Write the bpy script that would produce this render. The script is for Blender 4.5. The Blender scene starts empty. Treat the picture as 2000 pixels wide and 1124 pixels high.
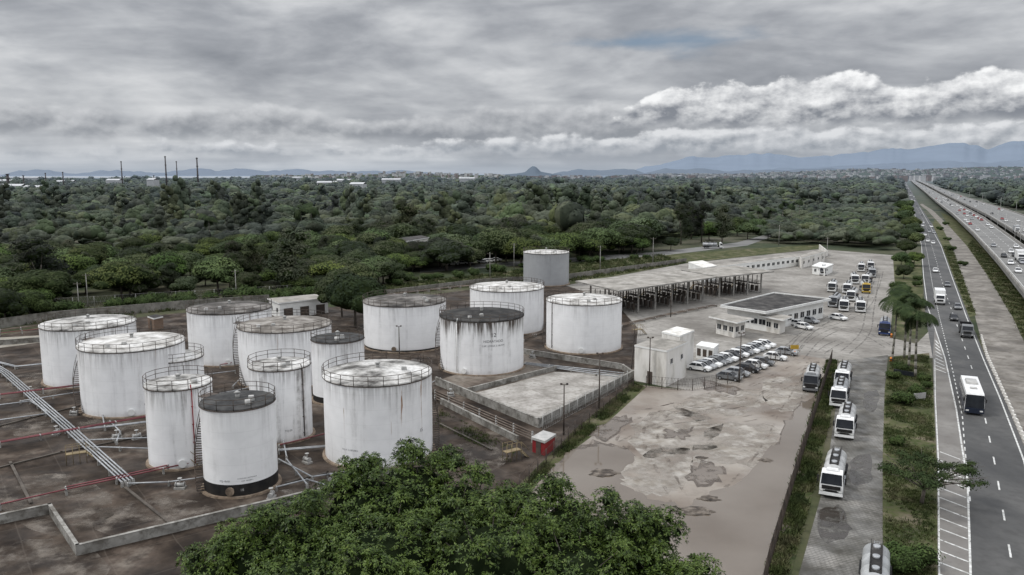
import bpy, bmesh, math, random
import numpy as np
from mathutils import Vector, Matrix
random.seed(7); rng=np.random.default_rng(7)
R=math.radians
SC=bpy.context.scene; COL=SC.collection
# ---------------- survey: photogrammetric solution -> world metres ----------------
F=1556.0; CH=35.0; PT=R(8.1); cP,sP=math.cos(PT),math.sin(PT)
def ray(px,py):
    dx=(px-1000)/F; dv=(562-py)/F
    return dx,cP+dv*sP,-sP+dv*cP
def G(px,py,z=0.0):
    a,b,c=ray(px,py); t=(z-CH)/c
    return Vector((a*t,b*t,z))
def AT(px,py,y):
    a,b,c=ray(px,py); t=y/b
    return Vector((a*t,y,CH+c*t))
def proj(x,y,z=0):
    d=y*cP-(z-CH)*sP; u=y*sP+(z-CH)*cP
    return 1000+F*x/d, 562-F*u/d
# ---------------- node helpers ----------------
def nd(t,ty,ins=None,**kw):
    n=t.nodes.new(ty)
    for k,v in kw.items(): setattr(n,k,v)
    for k,v in (ins or {}).items():
        s=n.inputs[k]
        if isinstance(v,bpy.types.NodeSocket): t.links.new(v,s)
        else: s.default_value=v
    return n
def mth(t,op,a,b=0.0,c=0.0,clamp=False):
    return nd(t,'ShaderNodeMath',{0:a,1:b,2:c},operation=op,use_clamp=clamp).outputs[0]
def mixc(t,f,a,b,mode='MIX'):
    n=nd(t,'ShaderNodeMix',data_type='RGBA',blend_type=mode,clamp_factor=True)
    for i,v in ((0,f),(6,a),(7,b)):
        s=n.inputs[i]
        if isinstance(v,bpy.types.NodeSocket): t.links.new(v,s)
        else: s.default_value=v if i==0 else (*v,1)
    return n.outputs[2]
def mrange(t,v,a,b,c=0.0,d=1.0,smooth=True):
    return nd(t,'ShaderNodeMapRange',{0:v,1:a,2:b,3:c,4:d},interpolation_type='SMOOTHSTEP' if smooth else 'LINEAR').outputs[0]
def noise(t,vec,scale,detail=6,rough=.55,dist=0.0,stretch=None):
    if stretch: vec=nd(t,'ShaderNodeMapping',{'Vector':vec,'Scale':stretch}).outputs[0]
    return nd(t,'ShaderNodeTexNoise',{'Vector':vec,'Scale':scale,'Detail':detail,'Roughness':rough,'Distortion':dist}).outputs[0]
def ramp(t,f,stops):
    n=nd(t,'ShaderNodeValToRGB',{0:f}); e=n.color_ramp.elements
    while len(e)<len(stops): e.new(0.5)
    for i,(p,c) in enumerate(stops):
        e[i].position=p; e[i].color=(*c,1) if hasattr(c,'__len__') else (c,c,c,1)
    return n.outputs[0]
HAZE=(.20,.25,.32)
def newmat(name):
    m=bpy.data.materials.new(name); m.use_nodes=True; t=m.node_tree; t.nodes.clear()
    out=nd(t,'ShaderNodeOutputMaterial'); b=nd(t,'ShaderNodeBsdfPrincipled')
    t.links.new(b.outputs[0],out.inputs[0]); return m,t,b
def coord(t,kind):
    if kind=='pos': return nd(t,'ShaderNodeNewGeometry').outputs['Position']
    return nd(t,'ShaderNodeTexCoord').outputs['Object']
MATS={}
def mat(name,cols,scale=1.0,rough=.8,metal=0.0,co='obj',stretch=None,bump=0.0,detail=6,haze=0,spec=.3,lo=.35,hi=.65,joint=None,fine=None,objrand=0,roughvar=None,worn=None):
    if name in MATS: return MATS[name]
    m,t,b=newmat(name); v=coord(t,co)
    if len(cols)==1 and not fine: cols=[cols[0],tuple(c*.86 for c in cols[0])]
    n=noise(t,v,scale,detail,.6,0,stretch)
    k=len(cols); c=ramp(t,n,[(lo+(hi-lo)*i/(k-1),cols[i]) for i in range(k)])
    if fine:
        n2=noise(t,v,fine[0],5,.65); c=mixc(t,mth(t,'MULTIPLY',mrange(t,n2,.42,.7),fine[2]),c,fine[1])
    if joint: # (w,h,rot,colour,strength)
        mp=nd(t,'ShaderNodeMapping',{'Vector':v,'Rotation':(0,0,joint[2])}).outputs[0]
        wob=nd(t,'ShaderNodeVectorMath',{0:mp,1:nd(t,'ShaderNodeVectorMath',{0:nd(t,'ShaderNodeTexNoise',{'Vector':v,'Scale':.6}).outputs[1],3:.25},operation='SCALE').outputs[0]},operation='ADD').outputs[0]
        br=nd(t,'ShaderNodeTexBrick',{'Vector':wob,'Color1':(0,0,0,1),'Color2':(.35,.35,.35,1),'Mortar':(1,1,1,1),'Scale':1.0,'Mortar Size':joint[5] if len(joint)>5 else .07,'Mortar Smooth':.3,'Brick Width':joint[0],'Row Height':joint[1]})
        br.offset=joint[6] if len(joint)>6 else 0
        c=mixc(t,mth(t,'MULTIPLY',br.outputs[0],joint[4]),c,joint[3])
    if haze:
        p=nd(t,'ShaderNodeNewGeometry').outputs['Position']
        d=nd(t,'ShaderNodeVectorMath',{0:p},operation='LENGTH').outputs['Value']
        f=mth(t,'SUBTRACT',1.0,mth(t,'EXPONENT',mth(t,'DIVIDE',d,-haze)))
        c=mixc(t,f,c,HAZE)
    t.links.new(c,b.inputs['Base Color'])
    b.inputs['Roughness'].default_value=rough; b.inputs['Metallic'].default_value=metal
    b.inputs['Specular IOR Level'].default_value=spec
    if worn: t.links.new(mrange(t,noise(t,v,worn[0],7,.65),worn[1],worn[2],0,worn[3]),b.inputs['Alpha'])
    if roughvar: t.links.new(mrange(t,noise(t,v,roughvar[0],4),.4,.6,roughvar[1],roughvar[2]),b.inputs['Roughness'])
    if bump:
        bn=nd(t,'ShaderNodeBump',{'Height':noise(t,v,scale*5,6,.7),'Strength':bump,'Distance':.1}); t.links.new(bn.outputs[0],b.inputs['Normal'])
    MATS[name]=m; return m
# ---------------- mesh builder ----------------
class MB:
    def __init__(s): s.V=[];s.F=[];s.MI=[];s.SM=[]
    def add(s,v,f,mi=0,sm=False,M=None):
        o=len(s.V)
        s.V+= [tuple(M@Vector(p)) for p in v] if M else [tuple(p) for p in v]
        for q in f: s.F.append([i+o for i in q]); s.MI.append(mi); s.SM.append(sm)
        return s
    def box(s,c,d,mi=0,rz=0,tx=1,ty=1):
        x,y,z=[a/2 for a in d]
        v=[(-x,-y,-z),(x,-y,-z),(x,y,-z),(-x,y,-z),(-x*tx,-y*ty,z),(x*tx,-y*ty,z),(x*tx,y*ty,z),(-x*tx,y*ty,z)]
        M=Matrix.Translation(Vector(c))@Matrix.Rotation(rz,4,'Z')
        return s.add(v,[(3,2,1,0),(4,5,6,7),(0,1,5,4),(1,2,6,5),(2,3,7,6),(3,0,4,7)],mi,False,M)
    def cyl(s,p0,p1,r0,r1=None,n=10,mi=0,caps=True,sm=True):
        p0=Vector(p0);p1=Vector(p1); r1=r0 if r1 is None else r1
        d=p1-p0
        if d.length<1e-6: return s
        q=d.to_track_quat('Z','Y'); v=[]
        for p,r in ((p0,r0),(p1,r1)):
            for i in range(n):
                a=2*math.pi*i/n; v.append(p+q@Vector((r*math.cos(a),r*math.sin(a),0)))
        s.add(v,[(i,(i+1)%n,n+(i+1)%n,n+i) for i in range(n)],mi,sm)
        if caps:
            o=len(s.V)-2*n
            s.F.append([o+i for i in range(n)][::-1]);s.MI.append(mi);s.SM.append(False)
            s.F.append([o+n+i for i in range(n)]);s.MI.append(mi);s.SM.append(False)
        return s
    def tube(s,pts,r,n=6,mi=0):
        for a,b in zip(pts[:-1],pts[1:]): s.cyl(a,b,r,r,n,mi)
        return s
    def prism(s,pts,z0,z1,mi=0,mt=None,cap=True):
        n=len(pts); A=sum(pts[i][0]*pts[(i+1)%n][1]-pts[(i+1)%n][0]*pts[i][1] for i in range(n))
        if A<0: pts=pts[::-1]
        v=[(p[0],p[1],z0) for p in pts]+[(p[0],p[1],z1) for p in pts]
        s.add(v,[(i,(i+1)%n,n+(i+1)%n,n+i) for i in range(n)],mi)
        o=len(s.V)-2*n
        s.F.append([o+n+i for i in range(n)]);s.MI.append(mi if mt is None else mt);s.SM.append(False)
        if z0>.3: s.F.append([o+i for i in range(n)][::-1]);s.MI.append(mi);s.SM.append(False)
        return s
    def extr(s,prof,wlo,whi,mi=0):
        z0=min(p[1] for p in prof);z1=max(p[1] for p in prof); n=len(prof)
        w=[wlo+(whi-wlo)*((p[1]-z0)/(z1-z0))**2 for p in prof]
        v=[(-w[i],prof[i][0],prof[i][1]) for i in range(n)]+[(w[i],prof[i][0],prof[i][1]) for i in range(n)]
        s.add(v,[(i,(i+1)%n,n+(i+1)%n,n+i) for i in range(n)]+[tuple(range(n))[::-1],tuple(range(n,2*n))],mi)
        return s
    def mesh(s,name,mats):
        m=bpy.data.meshes.new(name); m.from_pydata(s.V,[],s.F)
        for a in mats: m.materials.append(a)
        m.polygons.foreach_set('material_index',s.MI); m.polygons.foreach_set('use_smooth',s.SM); m.update(); return m
    def obj(s,name,mats,parent=None,label=None,cat=None,group=None,kind=None,loc=None,rz=0):
        if not isinstance(mats,(list,tuple)): mats=[mats]
        return mk(name,s.mesh(name,mats),parent,label,cat,group,kind,loc,rz)
KIDS={}
def mk(name,data,parent=None,label=None,cat=None,group=None,kind=None,loc=None,rz=0):
    o=bpy.data.objects.new(name,data); COL.objects.link(o)
    if parent: o.parent=parent; KIDS.setdefault(parent.name,[]).append(o)
    if label:o['label']=label
    if cat:o['category']=cat
    if group:o['group']=group
    if kind:o['kind']=kind
    if loc is not None:o.location=loc
    if rz:o.rotation_euler=(0,0,rz)
    return o
def root(name,label,cat,loc=(0,0,0),rz=0,group=None): return mk(name,None,None,label,cat,group,None,loc,rz)
def clone(o,loc=None,rz=None,sc=None,par=None):
    c=o.copy(); COL.objects.link(c)
    if par: c.parent=par
    if loc is not None: c.location=loc
    if rz is not None: c.rotation_euler=(0,0,rz)
    if sc is not None: c.scale=sc if hasattr(sc,'__len__') else (sc,)*3
    KIDS[c.name]=[clone(k,par=c) for k in KIDS.get(o.name,[])]
    return c
def npmesh(name,V,Q,T,mats,qmi=None,tmi=None):
    m=bpy.data.meshes.new(name); V=np.asarray(V,np.float32)
    Q=np.asarray(Q,np.int32).reshape(-1,4);T=np.asarray(T,np.int32).reshape(-1,3)
    m.vertices.add(len(V)); m.vertices.foreach_set('co',V.ravel())
    m.loops.add(Q.size+T.size); m.loops.foreach_set('vertex_index',np.concatenate([Q.ravel(),T.ravel()]))
    m.polygons.add(len(Q)+len(T))
    m.polygons.foreach_set('loop_start',np.concatenate([np.arange(len(Q))*4,Q.size+np.arange(len(T))*3]).astype(np.int32))
    for a in mats: m.materials.append(a)
    if len(mats)>1: m.polygons.foreach_set('material_index',np.concatenate([np.full(len(Q),0),np.full(len(T),1)]).astype(np.int32))
    m.update(calc_edges=True); m.validate(); return m
def inpoly(x,y,P):
    r=False;j=len(P)-1
    for i in range(len(P)):
        xi,yi=P[i];xj,yj=P[j]
        if (yi>y)!=(yj>y) and x<(xj-xi)*(y-yi)/(yj-yi)+xi: r=not r
        j=i
    return r
# ---------------- materials ----------------
M_white=mat('white_paint',[(.68,.68,.66),(.8,.8,.78)],.6,.5)
M_wall=mat('plaster_wall',[(.44,.42,.38),(.66,.64,.6),(.74,.72,.69)],.5,.85,stretch=(1,1,.3))
M_conc=mat('concrete',[(.17,.16,.15),(.3,.29,.27),(.38,.37,.35)],.4,.9,co='pos',fine=(3,(.1,.09,.08),.5))
M_steel=mat('galvanised_steel',[(.26,.27,.28),(.4,.41,.42)],1.5,.5,.3)
M_rail=mat('dark_rail',[(.045,.04,.036),(.1,.075,.06)],1,.7)
M_railw=mat('grey_rail',[(.3,.3,.29),(.45,.44,.42)],1,.6)
M_black=mat('black_paint',[(.012,.012,.013),(.03,.028,.026)],1,.5)
M_rub=mat('rubber',[(.012,.012,.012),(.03,.03,.03)],2,.8)
M_glass=mat('dark_glass',[(.012,.014,.018),(.025,.028,.033)],1,.15,spec=.3)
M_red=mat('red_pipe_paint',[(.13,.035,.042),(.21,.065,.072)],.7,.6)
M_redp=mat('red_paint',[(.17,.014,.017),(.26,.028,.03)],.7,.6)
M_yel=mat('yellow_paint',[(.38,.23,.02),(.48,.31,.05)],1,.5)
M_lamp=mat('headlight_lens',[(.7,.7,.68)],1,.1)
M_bark=mat('bark',[(.05,.042,.035),(.11,.095,.08),(.17,.15,.13)],1.5,.9,stretch=(1,1,.3),bump=.4)
M_dirtr=mat('dark_roofing',[(.02,.019,.019),(.045,.042,.04),(.09,.085,.08)],.5,.9)
M_canopy=mat('canopy_roofing',[(.19,.18,.16),(.32,.3,.27),(.4,.38,.35)],.25,.9,joint=(60,1.2,0.5,(.15,.14,.12),.35),fine=(.6,(.12,.11,.095),.5))
def leafmat(name,a,b,c,haze=22000,objrand=.6,s=.09,cell=0,dark=.4):
    m,t,B=newmat(name); v=coord(t,'pos')
    col=ramp(t,noise(t,v,s,3),[(.35,a),(.5,b),(.64,c)])
    n2=noise(t,v,.4,4,.6); col=mixc(t,mrange(t,n2,.34,.55,dark,0),col,(.008,.013,.006))
    if objrand:
        r=nd(t,'ShaderNodeObjectInfo').outputs['Random']
        col=nd(t,'ShaderNodeHueSaturation',{'Hue':mrange(t,r,0,1,.465,.515),'Saturation':mrange(t,mth(t,'FRACT',mth(t,'MULTIPLY',r,3.7)),0,1,.7,1.1),'Value':mrange(t,mth(t,'FRACT',mth(t,'MULTIPLY',r,7.3)),0,1,.55,1.8),'Color':col}).outputs[0]
    if cell:
        vp=nd(t,'ShaderNodeVectorMath',{0:v,1:(1,1,0)},operation='MULTIPLY').outputs[0]
        vc=nd(t,'ShaderNodeTexVoronoi',{'Vector':vp,'Scale':cell}).outputs['Color']
        r1,r2,r3=nd(t,'ShaderNodeSeparateXYZ',{0:vc}).outputs
        col=nd(t,'ShaderNodeHueSaturation',{'Hue':mrange(t,r1,0,1,.465,.515),'Saturation':mrange(t,r2,0,1,.65,1.1),'Value':mrange(t,r3,0,1,.55,1.85,False),'Color':col}).outputs[0]
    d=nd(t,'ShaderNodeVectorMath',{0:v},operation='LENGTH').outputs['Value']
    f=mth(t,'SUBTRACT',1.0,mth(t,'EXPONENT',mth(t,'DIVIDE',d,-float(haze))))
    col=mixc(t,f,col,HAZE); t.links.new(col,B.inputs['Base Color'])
    B.inputs['Roughness'].default_value=.7; B.inputs['Specular IOR Level'].default_value=.08
    return m
M_leaf=leafmat('foliage',(.03,.046,.015),(.046,.068,.02),(.07,.095,.03))
M_leafd=leafmat('dark_foliage',(.022,.028,.014),(.034,.042,.021),(.05,.052,.03))
M_leafn=leafmat('near_foliage',(.035,.055,.015),(.05,.08,.022),(.075,.1,.032),objrand=0,s=.5)
M_palm=leafmat('palm_foliage',(.022,.036,.012),(.034,.052,.018),(.055,.075,.028),objrand=0,s=.5,dark=.2)
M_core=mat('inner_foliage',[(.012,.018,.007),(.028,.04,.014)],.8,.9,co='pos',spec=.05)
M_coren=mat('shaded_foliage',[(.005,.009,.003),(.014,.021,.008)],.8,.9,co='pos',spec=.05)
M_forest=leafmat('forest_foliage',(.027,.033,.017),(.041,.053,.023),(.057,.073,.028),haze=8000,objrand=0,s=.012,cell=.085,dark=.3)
# ---------------- world ----------------
W=bpy.data.worlds.new('World'); SC.world=W; W.use_nodes=True; t=W.node_tree; t.nodes.clear()
SUN_EL,SUN_AZ=R(50),R(-95)
sky=nd(t,'ShaderNodeTexSky',sky_type='NISHITA'); sky.sun_disc=False; sky.sun_elevation=SUN_EL; sky.sun_rotation=SUN_AZ
d=nd(t,'ShaderNodeTexCoord').outputs['Generated']; sx=nd(t,'ShaderNodeSeparateXYZ',{0:d}); X,Y,Z=sx.outputs
el=mth(t,'MULTIPLY',mth(t,'ARCSINE',Z),57.2958); az=mth(t,'MULTIPLY',mth(t,'ARCTAN2',X,Y),57.2958)
zc=mth(t,'ADD',mth(t,'MAXIMUM',Z,0.0),.05)
pl=nd(t,'ShaderNodeCombineXYZ',{0:mth(t,'DIVIDE',X,zc),1:mth(t,'DIVIDE',Y,zc),2:0.0}).outputs[0]
sph=nd(t,'ShaderNodeCombineXYZ',{0:az,1:el,2:0.0}).outputs[0]
s1=noise(t,pl,.5,6,.5,.3,(.6,1,1)); s2=noise(t,sph,.12,6,.53,.5,(.5,1.7,1)); s3=noise(t,sph,.36,5,.52,.2,(.5,1.5,1))
ss=mth(t,'ADD',mth(t,'MULTIPLY',s1,.2),mth(t,'ADD',mth(t,'MULTIPLY',s2,.52),mth(t,'MULTIPLY',s3,.28)))
strat=ramp(t,ss,[(.38,(.27,.285,.315)),(.455,(.375,.39,.42)),(.52,(.51,.525,.55)),(.6,(.71,.72,.735))])
def bank(cur,top_stops,base,seed,dark,bright,amp=2.4,sc=.42,off=0.0,alpha=1.0,soft=.7,rg=.52,gain=2.5):
    azn=mrange(t,az,-34,36,0,1,False)
    top=mth(t,'MULTIPLY',ramp(t,azn,top_stops),10.0)
    v=nd(t,'ShaderNodeMapping',{'Vector':sph,'Location':(seed,seed*.7,seed),'Scale':(.8,1.25,1)}).outputs[0]
    v2=nd(t,'ShaderNodeMapping',{'Vector':sph,'Location':(seed-.25,seed*.7+.5,seed),'Scale':(.8,1.25,1)}).outputs[0]
    a=noise(t,v,sc,8,rg); b=noise(t,v2,sc,6,rg)
    lit=mth(t,'MULTIPLY',mth(t,'SUBTRACT',a,b),gain)
    h=mth(t,'SUBTRACT',top,el)
    m1=mrange(t,mth(t,'ADD',h,mth(t,'MULTIPLY',mth(t,'SUBTRACT',a,.5),amp*2)),0,soft)
    m2=mrange(t,mth(t,'ADD',mth(t,'SUBTRACT',el,base),mth(t,'MULTIPLY',mth(t,'SUBTRACT',b,.5),2.0)),-.5,.6)
    m=mth(t,'MULTIPLY',mth(t,'MULTIPLY',m1,m2),alpha)
    rel=mth(t,'DIVIDE',mth(t,'SUBTRACT',el,base),mth(t,'MAXIMUM',mth(t,'SUBTRACT',top,base),.5))
    f=mth(t,'ADD',mth(t,'MULTIPLY',rel,.85),mth(t,'ADD',lit,off),clamp=True)
    return mixc(t,m,cur,ramp(t,f,[(0,dark),(.5,tuple((p*.5+q*.5) for p,q in zip(dark,bright))),(1,bright)]))
def A(x): return (math.degrees(math.atan((x-1000)/F/ .99))+34)/70
c=bank(strat,[(A(-100),.44),(A(200),.46),(A(330),.40),(A(480),.50),(A(700),.38),(A(850),.44),(A(1000),.52),(A(1150),.5),(A(1290),.4),(A(1700),.34),(A(1990),.3)],2.4,23.1,(.25,.265,.295),(.68,.69,.71),1.5,.4,-.02,.85,.7)
c=bank(c,[(A(0),.12),(A(300),.22),(A(700),.2),(A(1000),.26),(A(1250),.3),(A(1290),.31),(A(1500),.33),(A(1700),.31),(A(1990),.33)],1.4,3.1,(.28,.305,.345),(.82,.83,.85),1.2,.62,.12,.9,.45)
c=bank(c,[(A(1050),.1),(A(1230),.46),(A(1300),.62),(A(1450),.6),(A(1530),.64),(A(1640),.66),(A(1740),.56),(A(1820),.6),(A(1900),.67),(A(2000),.63)],3.4,11.4,(.23,.245,.28),(.98,.985,.99),1.15,.45,.05,1.0,.3,.55,2.9)
hz=mth(t,'EXPONENT',mth(t,'DIVIDE',mth(t,'MAXIMUM',el,0.0),-1.2))
c=mixc(t,mth(t,'MULTIPLY',hz,.85),c,(.42,.48,.56))
bl=mth(t,'ADD',mth(t,'ABSOLUTE',mth(t,'DIVIDE',mth(t,'SUBTRACT',az,12),6.5)),mth(t,'ABSOLUTE',mth(t,'DIVIDE',mth(t,'SUBTRACT',el,8.9),.9)))
bm=mth(t,'MULTIPLY',mrange(t,mth(t,'ADD',bl,mth(t,'MULTIPLY',s3,3.6)),1.8,3.3,1,0),.8)
up=mrange(t,Z,.2,.8,1.0,3.3)
c=mixc(t,bm,c,(.21,.30,.41))
c=nd(t,'ShaderNodeVectorMath',{0:c,3:up},operation='SCALE').outputs[0]
bg1=nd(t,'ShaderNodeBackground',{0:sky.outputs[0],1:.07}); bg2=nd(t,'ShaderNodeBackground',{0:c,1:1.0})
ms=nd(t,'ShaderNodeMixShader',{0:.96,1:bg1.outputs[0],2:bg2.outputs[0]})
t.links.new(ms.outputs[0],nd(t,'ShaderNodeOutputWorld').inputs[0])
L=bpy.data.lights.new('sun','SUN'); L.energy=1.5; L.angle=R(12); L.color=(1,.97,.92)
lo=bpy.data.objects.new('sun',L); COL.objects.link(lo)
sd=Vector((math.sin(SUN_AZ)*math.cos(SUN_EL),math.cos(SUN_AZ)*math.cos(SUN_EL),math.sin(SUN_EL)))
lo.rotation_euler=(-sd).to_track_quat('-Z','Y').to_euler(); lo.location=(0,0,200)
cam=bpy.data.cameras.new('camera'); cam.lens=28; cam.sensor_width=36; cam.clip_end=90000; cam.clip_start=.5
co=bpy.data.objects.new('camera',cam); COL.objects.link(co); co.location=(0,0,CH); co.rotation_euler=(R(90)-PT,0,0); SC.camera=co
SC.view_settings.view_transform='Standard'; SC.view_settings.look='None'; SC.view_settings.exposure=0
# ---------------- ground sheets ----------------
def sheet(name,pts,z,m,kind='structure',label=None,cat=None,px=True):
    P=[G(*p) for p in pts] if px else pts
    n=len(P); Aa=sum(P[i][0]*P[(i+1)%n][1]-P[(i+1)%n][0]*P[i][1] for i in range(n))
    if Aa<0:P=P[::-1]
    return MB().add([(p[0],p[1],z) for p in P],[tuple(range(n))]).obj(name,m,kind=kind,label=label or name.replace('_',' ')+' surface',cat=cat or name.split('_')[-1])
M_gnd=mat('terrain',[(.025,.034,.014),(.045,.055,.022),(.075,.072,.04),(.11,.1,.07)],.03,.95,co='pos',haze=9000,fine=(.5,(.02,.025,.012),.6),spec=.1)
M_grass=mat('grass',[(.025,.036,.013),(.046,.06,.021),(.08,.086,.038),(.15,.13,.092)],.25,.95,co='pos',fine=(1.5,(.1,.085,.06),.75),bump=.5,spec=.1,detail=9)
M_farm=mat('tank_yard',[(.016,.012,.01),(.04,.03,.023),(.08,.061,.048),(.17,.145,.12)],.15,.8,co='pos',fine=(.45,(.014,.01,.008),.8),joint=(6,6,R(-37),(.14,.12,.1),.22),roughvar=(.2,.55,.95),lo=.36,hi=.7,detail=11,spec=.12)
M_yard=mat('yard_paving',[(.15,.138,.122),(.25,.235,.212),(.33,.312,.285)],.08,.9,co='pos',fine=(.7,(.12,.11,.1),.6),joint=(8,8,R(-26),(.12,.11,.1),.4),detail=9)
M_pad=mat('pale_concrete',[(.22,.205,.185),(.35,.33,.305),(.43,.41,.38)],.25,.9,co='pos',fine=(1.2,(.14,.125,.105),.6),joint=(9,5,R(-33),(.13,.12,.1),.6),detail=9)
M_lot=mat('mud',[(.12,.095,.076),(.19,.16,.134),(.275,.245,.212),(.35,.322,.288)],.1,.8,co='pos',fine=(.4,(.13,.105,.085),.6),detail=11,bump=.4,lo=.35,hi=.65,roughvar=(.15,.4,.9))
M_mudw=mat('wet_mud',[(.07,.054,.042),(.12,.096,.078)],.4,.4,co='pos',worn=(.5,.3,.6,.9))
M_pud=mat('puddle_water',[(.125,.101,.079),(.155,.128,.102)],.08,.05,co='pos',spec=.5)
M_pud2=mat('shallow_puddle_water',[(.12,.097,.076),(.15,.122,.098)],.1,.06,co='pos',spec=.5,worn=(.45,.35,.5,1.0))
M_track=mat('rutted_mud',[(.09,.071,.056),(.15,.122,.1)],1.2,.7,co='pos',worn=(.45,.46,.68,.55))
M_cob=mat('cobbles',[(.06,.056,.05),(.125,.118,.107),(.2,.19,.175),(.27,.255,.235)],.2,.8,co='pos',joint=(.5,.35,R(-26),(.05,.05,.04),.6,.05,.5),fine=(.35,(.05,.044,.037),.85),bump=.6,detail=11,roughvar=(.3,.4,.9))
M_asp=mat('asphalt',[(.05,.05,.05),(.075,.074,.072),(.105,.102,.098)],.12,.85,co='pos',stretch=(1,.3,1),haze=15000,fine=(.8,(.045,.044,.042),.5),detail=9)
M_asph2=mat('old_asphalt',[(.11,.1,.09),(.19,.175,.155),(.27,.25,.225)],.15,.9,co='pos',fine=(.5,(.075,.065,.05),.7),detail=10)
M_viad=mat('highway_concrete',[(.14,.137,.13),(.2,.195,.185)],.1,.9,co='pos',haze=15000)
M_mark=mat('road_paint',[(.35,.35,.33),(.68,.68,.66)],2,.7,co='pos',worn=(1.5,.3,.45,1.0))
MB().add([(-45000,-300,0),(45000,-300,0),(45000,60000,0),(-45000,60000,0)],[(0,1,2,3)]).obj('ground',M_gnd,kind='structure',label='grassy flat coastal ground',cat='ground')
sheet('tank_farm_pavement',[(-500,675),(0,655),(90,640),(350,612),(650,600),(930,565),(1020,556),(1120,558),(1200,590),(1245,640),(1240,742),(1130,840),(1030,935),(1000,1300),(-900,1300)],.012,M_farm)
sheet('gravel_track',[(-500,700),(0,680),(90,668),(90,655),(0,660),(-500,684)],.02,mat('pale_gravel',[(.2,.18,.15),(.3,.28,.24)],.5,.9,co='pos'))
sheet('truck_yard_pavement',[(1105,558),(1340,515),(1600,487),(1745,499),(1748,560),(1738,660),(1790,672),(1822,640),(1822,700),(1740,696),(1640,706),(1540,690),(1440,745),(1340,762),(1240,745),(1245,640),(1200,590)],.016,M_yard)
sheet('mud_lot',[(1245,752),(1340,762),(1440,745),(1540,690),(1640,706),(1600,800),(1525,1050),(1470,1300),(1000,1300),(1030,935),(1130,840)],.014,M_lot)
sheet('concrete_pad',[(915,772),(1085,727),(1232,733),(1055,832)],.03,M_pad)
sheet('tank_bund_floor',[(860,742),(1030,690),(1085,727),(915,772)],.026,mat('bund_floor',[(.08,.06,.047),(.17,.14,.115),(.25,.22,.19)],.15,.9,co='pos',fine=(.8,(.05,.038,.03),.6),joint=(5,5,R(-33),(.06,.06,.04),.5)))
def cat(P,sub,closed=False):
    n=len(P); out=[]
    for i in range(n if closed else n-1):
        if closed: p0,p1,p2,p3=P[i-1],P[i],P[(i+1)%n],P[(i+2)%n]
        else: p0,p1,p2,p3=P[max(i-1,0)],P[i],P[i+1],P[min(i+2,n-1)]
        for k in range(sub):
            u=k/sub; out.append(.5*((2*p1)+(p2-p0)*u+(2*p0-5*p1+4*p2-p3)*u*u+(3*p1-p0-3*p2+p3)*u**3))
    if not closed: out.append(P[-1])
    return out
def organic(pts,jit=.5,sub=7,grow=1.0):
    P=[G(*p) for p in pts]; n=len(P)
    cx=sum(p.x for p in P)/n; cy=sum(p.y for p in P)/n; ph=[random.uniform(0,6.28) for _ in range(3)]
    Q=cat(P,sub,True); out=[]
    for i,q in enumerate(Q):
        j=jit*(math.sin(i*.9+ph[0])+.7*math.sin(i*2.1+ph[1])+.6*random.gauss(0,1))
        dx,dy=q.x-cx,q.y-cy; l=math.hypot(dx,dy)+.01
        out.append((cx+dx*(grow+j/l*.6),cy+dy*(grow+j/l)))
    return out
random.seed(17)
M_slab=mat('broken_slab',[(.25,.225,.192),(.36,.335,.3),(.44,.415,.378)],.35,.9,co='pos',joint=(3,3,R(-30),(.17,.14,.11),.4),fine=(.8,(.2,.17,.138),.7),detail=9,worn=(.22,.36,.62,.95))
for pts in ([(1412,832),(1512,842),(1500,870),(1480,905),(1400,900),(1362,890)],[(1215,900),(1330,880),(1345,930),(1300,960),(1225,945)],[(1330,790),(1420,765),(1480,770),(1470,800),(1370,815)],[(1500,750),(1570,735),(1575,780),(1520,800)],[(1240,830),(1330,805),(1400,830),(1370,870),(1270,885)]):
    sheet('ruined_slab',organic(pts,.7,6,1.15),.0225,M_slab,px=False,label='pale broken concrete slab remains in the mud',cat='slab')
M_patch=mat('worn_screed',[(.12,.1,.082),(.22,.195,.17)],.5,.9,co='pos',worn=(.35,.42,.66,.8),detail=10,spec=.1)
for pts in ([(0,960),(90,930),(200,960),(190,1020),(60,1030)],[(200,1000),(330,975),(420,1000),(330,1040),(220,1045)],[(150,830),(230,820),(280,840),(200,860)],[(10,820),(80,800),(110,830),(40,850)],[(560,960),(640,940),(660,970),(600,985)],[(0,1080),(120,1060),(200,1120),(60,1180)],[(860,880),(940,870),(990,900),(900,930)],[(20,740),(90,730),(120,760),(50,770)],[(640,690),(720,700),(700,730),(640,720)]):
    sheet('concrete_patch',organic(pts,.4,6,1.1),.0155,M_patch,px=False,label='pale worn patch on the tank yard paving',cat='pavement')
sheet('cobbled_lane',[(1480,1300),(1560,1124),(1612,940),(1632,800),(1645,706),(1735,694),(1728,760),(1724,900),(1724,1124),(1735,1300)],.02,M_cob)
sheet('verge_grass',[(1726,1300),(1724,900),(1728,760),(1740,697),(1815,690),(1824,760),(1830,900),(1833,1300)],.024,M_grass)
sheet('fence_verge',[(1460,1300),(1500,1124),(1590,800),(1618,706),(1636,706),(1625,800),(1595,940),(1545,1124),(1500,1300)],.024,M_grass)
sheet('lot_verge',[(1000,960),(1130,835),(1240,745),(1262,757),(1160,850),(1100,895),(1045,950)],.026,M_grass)
sheet('roadside_grass',[(1744,499),(1798,499),(1803,560),(1800,610),(1790,655),(1745,655),(1748,560)],.022,M_grass)
sheet('back_grass',[(-500,660),(0,640),(300,605),(640,592),(930,560),(1110,556),(1340,513),(1600,486),(1600,478),(1290,498),(1000,530),(640,570),(0,612),(-500,640)],.008,M_grass)
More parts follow.
